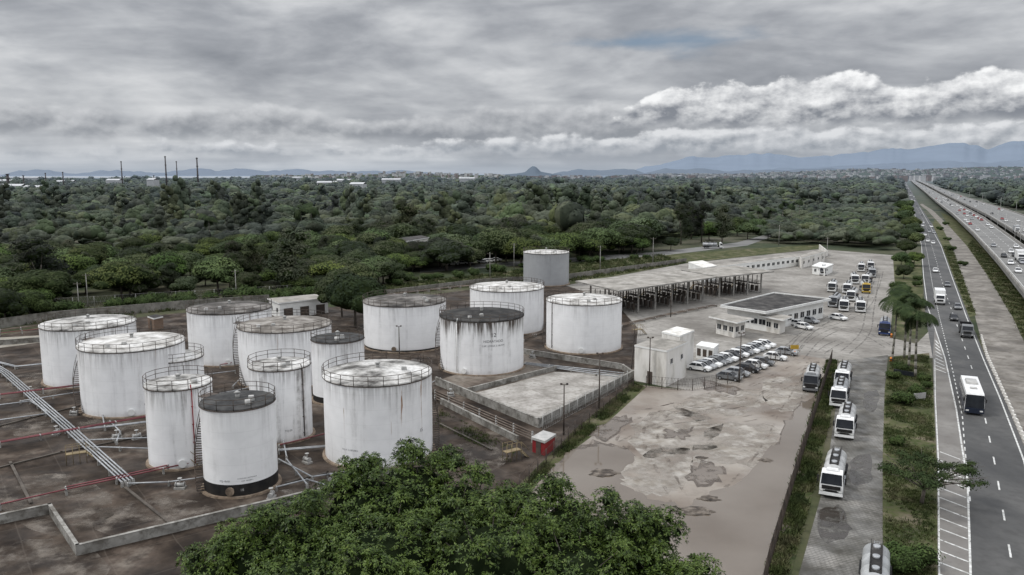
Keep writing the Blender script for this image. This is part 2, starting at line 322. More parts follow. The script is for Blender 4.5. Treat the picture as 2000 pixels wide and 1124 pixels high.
def road(name,Lp,Rp,z,m):
    a=[G(*p) for p in Lp];b=[G(*p) for p in Rp]
    n=len(a); v=[(p.x,p.y,z) for p in a]+[(p.x,p.y,z) for p in b]
    return MB().add(v,[(n+i,n+i+1,i+1,i) for i in range(n-1)]).obj(name,m,kind='structure',label=name.replace('_',' ')+' with lane markings',cat='road')
RA_L=[(1833,1300),(1830,900),(1824,780),(1822,700),(1808,620),(1803,540),(1799,480),(1793,440),(1782,405),(1772,375),(1766,357),(1763,349)]
RA_R=[(2190,1300),(2012,900),(1962,780),(1926,700),(1893,620),(1862,540),(1840,480),(1822,440),(1798,405),(1781,375),(1770,357),(1765,349)]
road('highway',RA_L,RA_R,.028,M_asp)
road('service_road',[(2012,900),(1962,780),(1926,700),(1905,620),(1880,540),(1858,480),(1838,440),(1812,412),(1797,400)],[(2110,900),(2060,780),(2020,710),(1978,620),(1930,540),(1888,480),(1852,440),(1823,412),(1801,398)],.02,M_asph2)
sheet('merge_lane_concrete',[(1833,1300),(1830,900),(1824,780),(1822,700),(1826,640),(1846,700),(1868,800),(1888,900),(1897,1124),(1898,1300)],.034,mat('merge_concrete',[(.15,.14,.13),(.22,.21,.195)],.2,.9,co='pos',fine=(.8,(.1,.09,.08),.5)))
sheet('median_grass',[(1907,616),(1880,540),(1858,480),(1838,440),(1826,428),(1822,440),(1840,480),(1862,540),(1893,620)],.036,M_grass)
sheet('viaduct_grass',[(2200,900),(2070,780),(2024,710),(1978,620),(1930,540),(1888,480),(1852,440),(1837,415),(1900,440),(1960,500),(2080,620),(2300,800)],.018,M_grass)
sheet('side_street',[(820,525),(1000,512),(1290,492),(1440,474),(1520,452),(1530,455),(1460,480),(1290,500),(1000,520),(820,533)],.018,M_viad)
sheet('clearing_grass',[(1290,470),(1500,450),(1500,430),(1330,440),(1240,455)],.01,mat('bright_grass',[(.05,.07,.025),(.085,.1,.038)],.05,.95,co='pos'))
PUD=[[(1085,912),(1120,880),(1185,872),(1240,890),(1215,925),(1225,952),(1290,980),(1350,985),(1385,962),(1440,945),(1480,905),(1510,870),(1560,880),(1570,895),(1545,960),(1522,1040),(1495,1124),(1462,1240),(1180,1240),(1240,1110),(1180,1010),(1110,970),(1078,935)],
[(1566,790),(1594,780),(1585,830),(1565,876),(1525,876),(1535,830)],[(1352,915),(1392,908),(1410,930),(1365,946)],[(1300,845),(1345,838),(1340,852),(1310,856)],[(1160,840),(1215,815),(1225,828),(1180,856)],[(1380,745),(1440,760),(1425,768),(1385,760)]]
for i,p in enumerate(PUD):
    random.seed(40+i); sheet('wet_mud',organic(p,.6,7,1.2 if i>1 else 1.08),.0245+.0006*i,M_mudw,px=False,label='dark wet mud around a puddle',cat='mud')
    random.seed(40+i); sheet('puddle',organic(p,.45,7,1.0),.034+.0006*i,M_pud if i<2 else M_pud2,px=False,label='muddy brown puddle on the dirt lot',cat='puddle')
M_wet=mat('rain_water',[(.04,.034,.028),(.055,.047,.04)],.2,.08,co='pos',spec=.4,worn=(.5,.35,.55,.9))
for i,pts in enumerate(([(1600,1000),(1640,990),(1660,1040),(1610,1060)],[(1660,900),(1700,890),(1700,940),(1665,945)],[(1690,770),(1715,765),(1712,800),(1690,800)])):
    random.seed(80+i); sheet('rain_puddle',organic(pts,.3,6),.0225+.0003*i,M_wet,px=False,label='shallow rain puddle on worn paving',cat='puddle')
random.seed(6)
M_heap=mat('mud_heap',[(.035,.03,.026),(.09,.075,.062),(.18,.155,.13)],1.2,.95,co='pos')
for (x,y,s_) in ((1362,1000,1.0),(1385,975,.7),(1180,925,1.1),(1370,895,.5),(1495,900,.6)):
    p=G(x,y); bm0=bmesh.new(); bmesh.ops.create_icosphere(bm0,subdivisions=3,radius=1)
    for v in bm0.verts: v.co=Vector((v.co.x*1.6,v.co.y*1.1,max(-.2,v.co.z)*.16))*s_*(1+.25*math.sin(v.co.x*5+s_*9)*math.cos(v.co.y*6))*random.uniform(.85,1.15)
    me=bpy.data.meshes.new('mud_heap'); bm0.to_mesh(me); bm0.free(); me.materials.append(M_heap); mk('mud_heap',me,None,'low heap of dark mud beside the puddle','mud heap','mud heaps on the lot',None,(p.x,p.y,.03))
# ---------------- road markings & tyre tracks ----------------
mk_=MB()
def resample(pts,step,world=False):
    P=pts if world else [G(*p) for p in pts]; out=[P[0]]; acc=0
    for a,b in zip(P[:-1],P[1:]):
        L=(b-a).length; s=step-acc
        while s<=L: out.append(a+(b-a)*(s/L)); s+=step
        acc=(L-(s-step))%step
    return out
def line(pts,w,z,dash=None,mb=None,wvar=0,world=False):
    P=resample(pts,1.5,world)
    W_=[w*(1+random.uniform(-wvar,wvar)) for _ in P]; N=[]
    for i in range(len(P)):
        d_=(P[min(i+1,len(P)-1)]-P[max(i-1,0)]).normalized(); N.append(Vector((-d_.y,d_.x,0))*W_[i]/2)
    for i in range(len(P)-1):
        if dash and (i%(dash[0]+dash[1]))>=dash[0]: continue
        a,b=P[i],P[i+1]
        (mb or mk_).add([(q.x,q.y,z) for q in (a-N[i],b-N[i+1],b+N[i+1],a+N[i])],[(3,2,1,0)])
line([(1898,1300),(1896,1124),(1890,940),(1880,880),(1868,800),(1846,700),(1826,640),(1812,600),(1804,540),(1800,480),(1784,405)],.2,.042)
line([(1990,1180),(1978,1110),(1945,915),(1912,760),(1878,660),(1846,570),(1826,500),(1808,440),(1790,405)],.18,.042,(2,4))
line([(1895,980),(1884,870),(1880,815),(1860,720),(1835,620),(1822,560),(1812,500),(1800,440)],.15,.0425,(1,1))
line([(2060,1180),(2000,900),(1954,780),(1920,700),(1888,620),(1859,540),(1838,480),(1796,405)],.2,.0415)
line([(1836,1300),(1833,900),(1827,780),(1826,700)],.15,.042)
for i in range(30):
    y=760+ i*11+i*i*.3
    xr=np.interp(y,[700,800,900,1124,1300],[1846,1868,1888,1897,1898])-3; xl=1836
    if y<880: continue
    a=G(xl,y);b=G(xr,y+(xr-xl)*.38); dd=(b-a).normalized(); nn=Vector((-dd.y,dd.x,0))*.11
    mk_.add([(q.x,q.y,.0405) for q in (a-nn,b-nn,b+nn,a+nn)],[(3,2,1,0)])
for i in range(9):
    y=665+i*7; a=G(1827,y);b=G(np.interp(y,[640,700,800],[1827,1843,1866]),y+8); dd=(b-a).normalized(); nn=Vector((-dd.y,dd.x,0))*.13
    mk_.add([(q.x,q.y,.0405) for q in (a-nn,b-nn,b+nn,a+nn)],[(3,2,1,0)])
mk_.obj('road_marking',M_mark,kind='structure',label='worn white painted lane lines and chevrons',cat='road marking')
def tracks(base,z0,w,jn,name,m,lab):
    tk_=MB()
    for kk,pts in enumerate(base):
        Q=cat([G(*p) for p in pts],8)
        for o_ in (-.95,.95):
            P2=[]
            for i,q in enumerate(Q):
                d_=(Q[min(i+1,len(Q)-1)]-Q[max(i-1,0)]).normalized(); P2.append(q+Vector((-d_.y,d_.x,0))*(o_+random.gauss(0,.04)))
            line(P2,w,z0+.0006*kk+(.0003 if o_>0 else 0),None,tk_,jn,True)
    tk_.obj(name,m,kind='structure',label=lab,cat=name.replace('_',' '))
random.seed(12)
tracks([[(1180,850),(1230,815),(1330,790),(1450,765),(1560,715),(1600,700)],[(1195,862),(1250,835),(1340,805),(1470,785),(1570,730),(1612,706)],[(1330,985),(1290,900),(1270,850),(1300,805),(1400,775),(1520,730)],[(1160,880),(1200,830),(1290,800),(1400,770)],[(1430,960),(1500,880),(1540,800),(1570,750),(1590,706)],[(1250,850),(1340,830),(1450,820),(1540,800)],[(1210,880),(1235,840),(1310,815),(1420,798),(1530,755)]],.0285,.34,.5,'tyre_track',M_track,'dark tyre ruts curving across the mud')
tracks([[(1560,700),(1600,660),(1660,640),(1740,680)],[(1545,690),(1580,650),(1640,610),(1700,580)],[(1600,690),(1650,665),(1730,670),(1800,680)],[(1500,660),(1600,640),(1690,600),(1720,530)],[(1650,690),(1690,650),(1700,600),(1712,540)],[(1540,680),(1600,640),(1700,655),(1815,670)]],.0195,.3,.4,'tyre_mark',mat('tyre_mark',[(.12,.11,.1),(.18,.17,.155)],.5,.9,co='pos',worn=(.5,.4,.6,.7)),'dark tyre marks curving over paving')
# ---------------- viaduct ----------------
def viaduct(name,Lp,Rp,z,label):
    r=root(name,label,'bridge'); r['kind']='structure'
    a=[G(p[0],p[1],z) for p in Lp]; b=[G(p[0],p[1],z) for p in Rp]; n=len(a)
    m=MB()
    v=[(p.x,p.y,z) for p in a]+[(p.x,p.y,z) for p in b]+[(p.x,p.y,z-1.3) for p in a]+[(p.x,p.y,z-1.3) for p in b]
    m.add(v,[(n+i,n+i+1,i+1,i) for i in range(n-1)]+[(2*n+i,2*n+i+1,3*n+i+1,3*n+i) for i in range(n-1)]+[(i,i+1,2*n+i+1,2*n+i) for i in range(n-1)]+[(3*n+i,3*n+i+1,n+i+1,n+i) for i in range(n-1)])
    m.obj('deck',M_viad,r)
    for e in (a,b):
        w=MB()
        for p,q in zip(e[:-1],e[1:]):
            c=(p+q)/2; dd=q-p; w.box((c.x,c.y,z+.42),(dd.length,.25,.84),0,math.atan2(dd.y,dd.x))
        w.obj('parapet',M_conc,r)
    acc=[p for i in range(n-1) for p in [(a[i]*(1-u)+a[i+1]*u,b[i]*(1-u)+b[i+1]*u) for u in (0,.33,.66)]][:24]
    for p,q in acc:
        w=MB()
        c=(p+q)/2; dd=q-p
        w.box((c.x,c.y,z-1.7),(dd.length*.8,1.2,.8),0,math.atan2(dd.y,dd.x))
        for u in (.25,.75):
            k=p+(q-p)*u; w.cyl((k.x,k.y,0),(k.x,k.y,z-2.1),.6,.6,12)
        w.obj('pier',M_conc,r)
    lm=MB()
    for f in (.08,.35,.62,.92):
        P=[]
        for p,q in zip(a,b): P.append(p+(q-p)*f)
        for p,q in zip(P[:-1],P[1:]):
            L_=(q-p).length; k=int(L_/12)+1
            for j in range(k):
                s0=p+(q-p)*(j/k); s1=p+(q-p)*((j+(1 if f in(.08,.92) else .4))/k)
                dd=(s1-s0).normalized(); nn=Vector((-dd.y,dd.x,0))*.1
                lm.add([(w_.x,w_.y,z+.01) for w_ in (s0-nn,s1-nn,s1+nn,s0+nn)],[(3,2,1,0)])
    lm.obj('lane_marking',M_mark,r)
    return a,b
VA,VB=viaduct('viaduct',[(2130,740),(2060,645),(2000,572),(1950,510),(1900,455),(1860,418),(1830,395),(1803,372),(1786,359),(1776,350)],[(2330,640),(2130,560),(2030,505),(1980,468),(1920,425),(1874,400),(1840,382),(1808,364),(1790,355),(1778,348.5)],5,'elevated concrete motorway on round piers')
VC,VD=viaduct('viaduct',[(2330,610),(2150,540),(2040,490),(1985,455),(1930,421),(1880,397),(1843,379),(1811,362),(1793,354),(1780,348)],[(2450,560),(2250,500),(2110,455),(2020,428),(1950,405),(1890,387),(1850,373),(1815,359),(1796,352),(1782,347.5)],5,'second elevated concrete motorway carriageway')
# ---------------- walls, fences, pipes ----------------
def wall(pts,h,w,m,label,name='wall',cat='wall'):
    P=[G(*p) for p in pts]; b=MB()
    for p,q in zip(P[:-1],P[1:]):
        c=(p+q)/2;dd=q-p; b.box((c.x,c.y,h/2),(dd.length+w*.9,w,h),0,math.atan2(dd.y,dd.x))
        b.box((c.x,c.y,h+.03),(dd.length+w,w+.06,.06),0,math.atan2(dd.y,dd.x))
    return b.obj(name,m,label=label,cat=cat)
M_cw=mat('bund_wall_concrete',[(.14,.13,.115),(.25,.24,.22),(.33,.32,.295)],.5,.9,co='pos',fine=(1.2,(.06,.052,.04),.75))
for pts,h in (([(-120,1050),(98,1003),(152,1085),(640,968),(760,930)],1.0),([(-200,690),(85,668)],1.0),([(852,752),(1052,836),(1238,738)],1.3),([(1024,692),(1215,722),(1238,738)],1.0),([(862,790),(1010,865)],.9),([(915,768),(1085,724)],.8)):
    wall(pts,h,.3,M_cw,'low stained concrete containment wall around storage tanks')
M_kerb=mat('dark_kerb',[(.05,.042,.035),(.11,.095,.08)],.5,.9,co='pos')
for pts in ([(-100,860),(60,818),(165,792)],[(-100,940),(120,885),(300,850)],[(560,945),(640,925),(720,960)],[(245,955),(345,1035)],[(860,830),(960,880)],[(640,720),(720,700)],[(20,905),(60,985)]):
    wall(pts,.14,.25,M_kerb,'low dark concrete kerb dividing the tank yard','kerb_wall')
wall([(-500,668),(0,642),(92,628),(360,604),(525,592)],2.2,.25,mat('boundary_wall',[(.14,.135,.12),(.26,.245,.22)],.3,.9,co='pos',fine=(.8,(.06,.055,.04),.7)),'long grey boundary wall behind the tanks')
wall([(640,592),(930,556),(1110,545),(1340,513)],1.6,.25,MATS['boundary_wall'],'long grey boundary wall beside the loading yard')
wall([(1600,487),(1616,500),(1560,520)],2.2,.25,M_wall,'white plastered yard wall')
def fence(pts,h,step,label,m=M_rail,mesh=.5):
    r=root('fence',label,'fence'); P=resample(pts,step)
    pm=MB().cyl((0,0,0),(0,0,h),.06,.06,6).mesh('post',[m])
    for p in P[:100]: mk('post',pm,r,loc=(p.x,p.y,0))
    b=MB()
    for p,q in zip(P[:-1],P[1:]):
        for z in (.1,h*.5,h-.05): b.cyl((p.x,p.y,z),(q.x,q.y,z),.022,.022,3,caps=False)
        k=int(step/mesh)
        for j in range(k):
            a=p+(q-p)*(j/k);c2=p+(q-p)*((j+1)/k)
            b.cyl((a.x,a.y,.05),(c2.x,c2.y,h),.011,.011,3,caps=False); b.cyl((c2.x,c2.y,.05),(a.x,a.y,h),.011,.011,3,caps=False)
    b.obj('wire_mesh',m,r)
fence([(1488,1180),(1500,1124),(1560,920),(1600,790),(1626,704)],2.6,3,'dark wire fence between mud lot and cobbled lane',mesh=.2)
fence([(1015,965),(1130,845),(1245,752)],2.2,3,'wire fence beside the containment wall')
fence([(1262,757),(1345,765),(1440,748),(1545,692)],2,2.6,'wire fence around the small car park')
fence([(1240,648),(1232,738)],2,2.6,'wire fence beside white block building')
fence([(1060,842),(1236,746)],2.4,2.6,'grey wire fence along the concrete pad',M_railw)
fence([(100,606),(350,590),(600,575)],3,5,'tall wire fence at the edge of the wood',M_railw,1)
def pipe(pts,r,m,z,label,off=0):
    P=[]
    Q=[G(*p) for p in pts]
    for i,p in enumerate(Q):
        d_=(Q[min(i+1,len(Q)-1)]-Q[max(i-1,0)]).normalized(); P.append(Vector((p.x-d_.y*off,p.y+d_.x*off,z)))
    b=MB().tube(P,r,10)
    for p,q in zip(P[:-1],P[1:]):
        L_=(q-p).length; k=max(1,int(L_/4))
        for j in range(k+1):
            s=p+(q-p)*(j/k); dd=(q-p).normalized()
            b.box((s.x,s.y,(z-r)/2),(.2,.3,z-r),1,math.atan2(dd.y,dd.x))
            b.cyl(s-dd*.06,s+dd*.06,r*1.5,r*1.5,10,2)
    return b.obj('pipe',[m,M_conc,M_railw],label=label,cat='pipe')
for o in (-.6,-.2,.2,.6): pipe([(-60,690),(12,735),(128,838),(250,950)],.1,M_steel,.6,'long grey steel pipe running between tanks',o)
for o in (0,.4):
    pipe([(128,848),(205,842),(300,830)],.09,M_steel,.5,'grey steel branch pipe feeding a tank',o)
    pipe([(545,888),(640,880)],.1,M_steel,.5,'grey steel branch pipe feeding a tank',o)
    pipe([(-60,700),(30,722),(90,716)],.1,M_steel,.5,'grey steel branch pipe feeding a tank',o)
for p in ([(250,953),(330,950),(405,940)],[(170,880),(300,884)],[(545,905),(610,940),(640,935)],[(40,790),(165,770)],[(640,935),(700,925)],[(300,830),(296,800)],[(200,815),(205,842)],[(455,760),(470,745),(500,740)],[(430,775),(495,762)],[(430,800),(495,790)],[(150,868),(300,862)],[(550,850),(560,900)],[(700,800),(640,812)],[(860,745),(830,760)],[(560,905),(600,955)],[(-20,800),(60,790),(110,822)],[(-20,830),(90,815)],[(380,740),(460,730)],[(445,830),(500,822)],[(215,830),(235,850),(228,870)],[(540,960),(600,945),(650,960)]): pipe(p,.09,M_steel,.5,'grey steel branch pipe feeding a tank')
for p,o in (([(-100,896),(0,875),(295,822)],0),([(-100,896),(0,875),(295,822)],.4),([(-100,1020),(0,998),(130,968),(405,908)],0),([(0,780),(165,760)],0),([(0,780),(165,760)],.5),([(545,880),(640,856)],0),([(-100,668),(0,657),(85,648)],0),([(130,966),(250,940),(405,905)],.4),([(430,720),(475,712)],0),([(600,742),(640,735)],0)):
    pipe(p,.085,M_red,.7,'faded red fire water pipe on low supports',o)
for k in range(4): pipe([(850,768+k*5),(1040,850+k*5)],.1,mat('rusty_pipe',[(.09,.065,.05),(.17,.14,.115)],.6,.8),.4,'rusty brown pipe on low sleepers')
for k in range(3): pipe([(1023,715),(1215,742-k*3)],.1,M_steel,.4,'grey steel pipe on low supports',k*.5)
for k in range(3): pipe([(1215,640),(1300,620),(1400,600)],.1,MATS['rusty_pipe'],.5,'rusty brown pipe on low sleepers',k*.5)
for k in range(4): pipe([(650,592),(900,563),(1015,557)],.1,MATS['rusty_pipe'],.5,'rusty brown pipe on low sleepers',k*.6)
for k in range(3): pipe([(1023,668),(1070,650)],.1,MATS['rusty_pipe'],.5,'rusty brown pipe on low sleepers',k*.5)
for k in range(3): pipe([(-300,672),(0,650),(80,640)],.09,MATS['rusty_pipe'],.5,'rusty brown pipe on low sleepers',k*.6)
# ---------------- tanks ----------------
def shellmat(i,H,dirt,topd,rust,base):
    dirt*=.6; topd*=.85
    m,t,b=newmat('tank_paint'); v=coord(t,'obj'); v=nd(t,'ShaderNodeVectorMath',{0:v,1:(i*13.7,i*7.1,0)},operation='ADD').outputs[0]
    z=nd(t,'ShaderNodeSeparateXYZ',{0:v}).outputs[2]
    s=noise(t,v,.9,6,.6,0,(1,1,.07)); s2=noise(t,v,3.2,6,.6,0,(1,1,.05)); s3=noise(t,v,.5,5,.6); s4=noise(t,v,1.1,8,.7)
    d1=mth(t,'MULTIPLY',mth(t,'MULTIPLY',mrange(t,s,.5,.72),mrange(t,s4,.35,.65,.3,1.2)),dirt)
    tp=mth(t,'MULTIPLY',mth(t,'MULTIPLY',mrange(t,mth(t,'ADD',z,mth(t,'MULTIPLY',s,H*.5)),H*.9,H*1.25),mrange(t,s2,.35,.62)),topd)
    bt=mth(t,'MULTIPLY',mrange(t,z,0,1.2,1,0),mth(t,'MULTIPLY',s4,.5))
    ring=mth(t,'MULTIPLY',mth(t,'LESS_THAN',mth(t,'FRACT',mth(t,'DIVIDE',z,1.83)),.03),.07)
    tot=mth(t,'ADD',mth(t,'ADD',d1,tp),mth(t,'ADD',bt,ring),clamp=True)
    wh=mixc(t,mrange(t,s3,.35,.65),base,tuple(x*.93 for x in base))
    c=mixc(t,tot,wh,(.085,.07,.06))
    ru=mth(t,'MULTIPLY',mrange(t,noise(t,v,1.7,6,.65,0,(1,1,.05)),.65,.71),mth(t,'MULTIPLY',mrange(t,mth(t,'ADD',z,mth(t,'MULTIPLY',s3,5)),H*.4,H+3),rust*1.5),clamp=True)
    c=mixc(t,ru,c,(.27,.14,.07))
    t.links.new(c,b.inputs['Base Color']); b.inputs['Roughness'].default_value=.5; b.inputs['Specular IOR Level'].default_value=.3
    return m
def roofmat(name,cols,s): return mat(name,cols,s,.85,detail=10,fine=(1.5,tuple(c*.6 for c in cols[0]),.4),lo=.36,hi=.6)
RF={'white':roofmat('roof_pale',[(.2,.19,.175),(.46,.445,.42),(.66,.65,.63)],.3),'stain':roofmat('roof_stained',[(.06,.056,.052),(.38,.37,.35),(.64,.63,.61)],.25),
'brown':roofmat('roof_brown',[(.03,.027,.025),(.09,.082,.074),(.23,.215,.2)],.25),'dark':roofmat('roof_dark',[(.02,.02,.02),(.04,.04,.04),(.075,.073,.07)],.3),'black':roofmat('roof_black',[(.01,.01,.01),(.022,.021,.02),(.055,.052,.048)],.4),'tan':roofmat('roof_tan',[(.08,.07,.06),(.19,.172,.152),(.32,.3,.275)],.3)}
M_found=mat('tank_foundation',[(.16,.115,.08),(.3,.24,.18)],.6,.9,fine=(1.5,(.06,.045,.035),.7))
def textmesh(s,size):
    cu=bpy.data.curves.new('lettering','FONT'); cu.body=s; cu.size=size; cu.align_x='CENTER'; cu.align_y='CENTER'
    o=bpy.data.objects.new('lettering',cu); COL.objects.link(o)
    dg=bpy.context.evaluated_depsgraph_get(); dg.update(); m=bpy.data.meshes.new_from_object(o.evaluated_get(dg)); 
    bpy.data.objects.remove(o); return m
def tank(xl,xr,yb,yt,roof='white',dirt=.3,topd=.4,rust=.4,base=(.87,.87,.87),band=False,stair=None,texts=(),rail=M_rail,side=None,lab=''):
    i=tank.n; tank.n+=1
    cx=(xl+xr)/2; p=G(cx,yb); dh=math.hypot(p.x,p.y); u=Vector((p.x/dh,p.y/dh,0)); Rr=6
    for _ in range(12):
        c=p+u*Rr; depth=c.y*cP+(CH-5)*sP; Rr=(xr-xl)/2*depth/F*(c.y/math.hypot(c.x,c.y))
    a,b_,z_=ray(cx,yt); H=CH+dh*z_/math.hypot(a,b_)
    face=math.atan2(-u.y,-u.x)
    r=root('storage_tank',lab,'storage tank',(c.x,c.y,0)); r['group']='fuel storage tanks'
    def cs(n,rr,z): return [(rr*math.cos(2*math.pi*k/n),rr*math.sin(2*math.pi*k/n),z) for k in range(n)]
    n=72
    MB().add(cs(n,Rr,.2)+cs(n,Rr,H),[(k,(k+1)%n,n+(k+1)%n,n+k) for k in range(n)],0,True).obj('shell',shellmat(i,H,dirt,topd,rust,base),r)
    rb=MB(); v=[]; rings=[(1.012,0),(1.012,.12),(.98,.14)]+[(f,.14+Rr*(1-f)*.085) for f in (.75,.5,.25,.03)]
    for f,z in rings: v+=cs(n,Rr*f,H+z)
    rb.add(v,[(j*n+k,j*n+(k+1)%n,(j+1)*n+(k+1)%n,(j+1)*n+k) for j in range(len(rings)-1) for k in range(n)]+[tuple(range((len(rings)-1)*n,len(rings)*n))],0,True)
    for k in range(24):
        aa=2*math.pi*k/24; rb.cyl((Rr*.96*math.cos(aa),Rr*.96*math.sin(aa),H+.13),(Rr*.2*math.cos(aa),Rr*.2*math.sin(aa),H+.14+Rr*.066),.035,.035,4,caps=False)
    rb.obj('roof',RF[roof],r)
    zc=H+.14+Rr*.085
    MB().cyl((0,0,zc-.2),(0,0,zc+.5),.25,.25,12).cyl((0,0,zc+.5),(0,0,zc+.7),.4,.1,12).obj('vent',M_railw,r)
    ha=face+random.uniform(-1,1); MB().cyl((Rr*.7*math.cos(ha),Rr*.7*math.sin(ha),H),(Rr*.7*math.cos(ha),Rr*.7*math.sin(ha),H+.75),.35,.35,14).obj('hatch',M_railw,r)
    MB().box((Rr*.5*math.cos(ha+.4),Rr*.5*math.sin(ha+.4),H+.6),(.7,.7,.5),0,.3,.8,.8).obj('gauge_box',M_railw,r)
    rl=MB(); npst=max(14,int(2*math.pi*Rr/1.7))
    for z in (.55,1.1):
        q=cs(npst,Rr+.08,H+.1+z); rl.tube(q+[q[0]],.035,4)
    for q in cs(npst,Rr+.08,H): rl.cyl(q,(q[0],q[1],H+1.22),.04,.04,4)
    q=cs(n,Rr+.06,H-.06)
    rl.tube(q+[q[0]],.07,4)
    rl.obj('railing',rail,r)
    MB().add(cs(n,Rr+.4,0)+cs(n,Rr+.35,.2)+cs(n,Rr*.9,.205),[(j*n+k,j*n+(k+1)%n,(j+1)*n+(k+1)%n,(j+1)*n+k) for j in range(2) for k in range(n)],0,False).obj('foundation',M_found,r)
    if band: MB().add(cs(n,Rr+.012,.2)+cs(n,Rr+.012,1.5 if band==1 else band),[(k,(k+1)%n,n+(k+1)%n,n+k) for k in range(n)],0,True).obj('base_band',M_black,r)
    if stair is not None:
        a0=face+stair[0]; a1=face+stair[1]; st=MB(); k=int(H/.25); ri,ro=Rr+.05,Rr+.85; po=[];ph=[]
        for j in range(k+1):
            f=j/k; aa=a0+(a1-a0)*f; z=.3+(H-.3)*f
            st.box(((ri+ro)/2*math.cos(aa),(ri+ro)/2*math.sin(aa),z),(.8,.28,.05),0,aa)
            po.append((ro*math.cos(aa),ro*math.sin(aa),z)); ph.append((ro*math.cos(aa),ro*math.sin(aa),z+1)); 
            if j%4==0: st.cyl(po[-1],ph[-1],.025,.025,4)
        st.tube(po,.05,4).tube(ph,.035,4)
        aa=a1; st.box(((Rr+.6)*math.cos(aa),(Rr+.6)*math.sin(aa),H+.05),(1.3,1.8,.08),0,aa)
        for s_ in (-.9,0,.9):
            q=Vector(((Rr+1.25)*math.cos(aa)-s_*math.sin(aa),(Rr+1.25)*math.sin(aa)+s_*math.cos(aa),H)); st.cyl(q,q+Vector((0,0,1.1)),.03,.03,4)
        st.obj('spiral_staircase',rail,r)
    aa=face+random.uniform(-.5,.3)
    MB().cyl(((Rr-.1)*math.cos(aa),(Rr-.1)*math.sin(aa),.85),((Rr+.3)*math.cos(aa),(Rr+.3)*math.sin(aa),.85),.38,.38,18).cyl(((Rr+.3)*math.cos(aa),(Rr+.3)*math.sin(aa),.85),((Rr+.36)*math.cos(aa),(Rr+.36)*math.sin(aa),.85),.48,.48,18).obj('manhole',M_white if not band else M_found,r)
    if side:
        aa=face+side[0]; b=MB(); q=lambda z,e=.15:((Rr+e)*math.cos(aa),(Rr+e)*math.sin(aa),z)
        b.tube([q(.5),q(H-.4),q(H+.5,-.1)],.07,6)
        for z in np.arange(1,H,2.2): b.box(q(z,.08),(.2,.18,.08),0,aa)
        b.obj('down_pipe',side[1],r)
    for s,size,z,da,mt in texts:
        tm=textmesh(s,size); tm.materials.clear(); tm.materials.append(mt)
        for vv in tm.vertices:
            x,y=vv.co.x,vv.co.y; aa=face+da+x/Rr; vv.co=((Rr+.02)*math.cos(aa),(Rr+.02)*math.sin(aa),z+y)
        mk('lettering',tm,r)
    return r,Rr,H
tank.n=1
BL=mat('lettering_black',[(.05,.05,.055)],1,.6)
BLF=mat('lettering_faded',[(.12,.12,.13)],1,.6)
WL=mat('lettering_white',[(.5,.5,.48)],1,.6)
tank(1022,1111,560,497,'white',.25,.2,.1,(.36,.37,.38),lab='plain grey cylindrical tank beside the loading canopy')
tank(918,1062,656,571,'white',.25,.3,.2,stair=(1.2,2.4),lab='white storage tank with pale roof')
tank(1066,1213,693,597,'white',.2,.2,.15,side=(-.95,M_rail),stair=(-1.5,-2.6),lab='clean white storage tank with white roof')
tank(712,873,690,600,'brown',.3,.25,.6,band=.5,stair=(1.1,2.2),lab='white storage tank with weathered brown roof')
tank(860,1023,735,630,'black',.55,1.3,.2,stair=(-1.1,-2.2),texts=[('12',1.0,7.2,0.27,BL),('HIDRATADO',.62,6.1,.27,BLF),('CAP. LITROS 3.186.979',.42,5.3,.27,BLF)],side=(-.6,M_white),lab='white tank marked 12 HIDRATADO with blackened roof edge')
tank(87,277,757,644,'stain',.35,.5,.3,lab='white storage tank with pale stained roof',texts=[('TQ 01',.4,1.9,.3,BLF)])
tank(371,537,716,614,'brown',.3,.35,.4,lab='white storage tank with brown and black roof')
tank(162,373,815,687,'white',.3,.4,.3,stair=(-1.2,-2.3),texts=[('TQ-06  578',.35,1.7,.25,BLF)],lab='wide white storage tank with pale roof')
tank(470,653,762,650,'tan',.35,.5,.4,stair=(-1.0,-2.0),lab='white storage tank with tan dusty roof')
tank(612,715,792,671,'dark',.4,.5,.3,band=1.1,lab='slim white tank with dark roof and black base band')
tank(284,404,800,708,'white',.4,.5,.3,rail=M_rail,lab='small white tank with pale roof behind another')
tank(492,613,868,725,'stain',.8,.5,.5,texts=[('TQ-09',.35,1.7,.2,BLF)],side=(.75,M_rail),lab='tall streaked white tank with railed roof')
tank(637,848,918,755,'stain',.35,.4,1.0,stair=(1.3,2.4),texts=[('15',.6,3.9,.85,BL),('TQ-15  2.100.300 L',.28,2.3,-.55,BLF)],lab='large white tank with black stained pale roof')
tank(292,425,918,762,'stain',.65,.6,.3,side=(.35,M_redp),lab='tall white tank with railed stained roof')
tank(400,547,972,802,'dark',.25,.15,.1,(.86,.86,.86),band=1,stair=(-1.3,-2.4),texts=[('TQ-18-01',.3,1.9,-.45,BLF),('GASOLINA ADITIVADA',.2,2.15,.15,BLF),('CAP. 580.000 L',.2,1.85,.15,BLF),('18',.4,.85,.0,WL)],lab='white tank with dark grey roof and black base band')
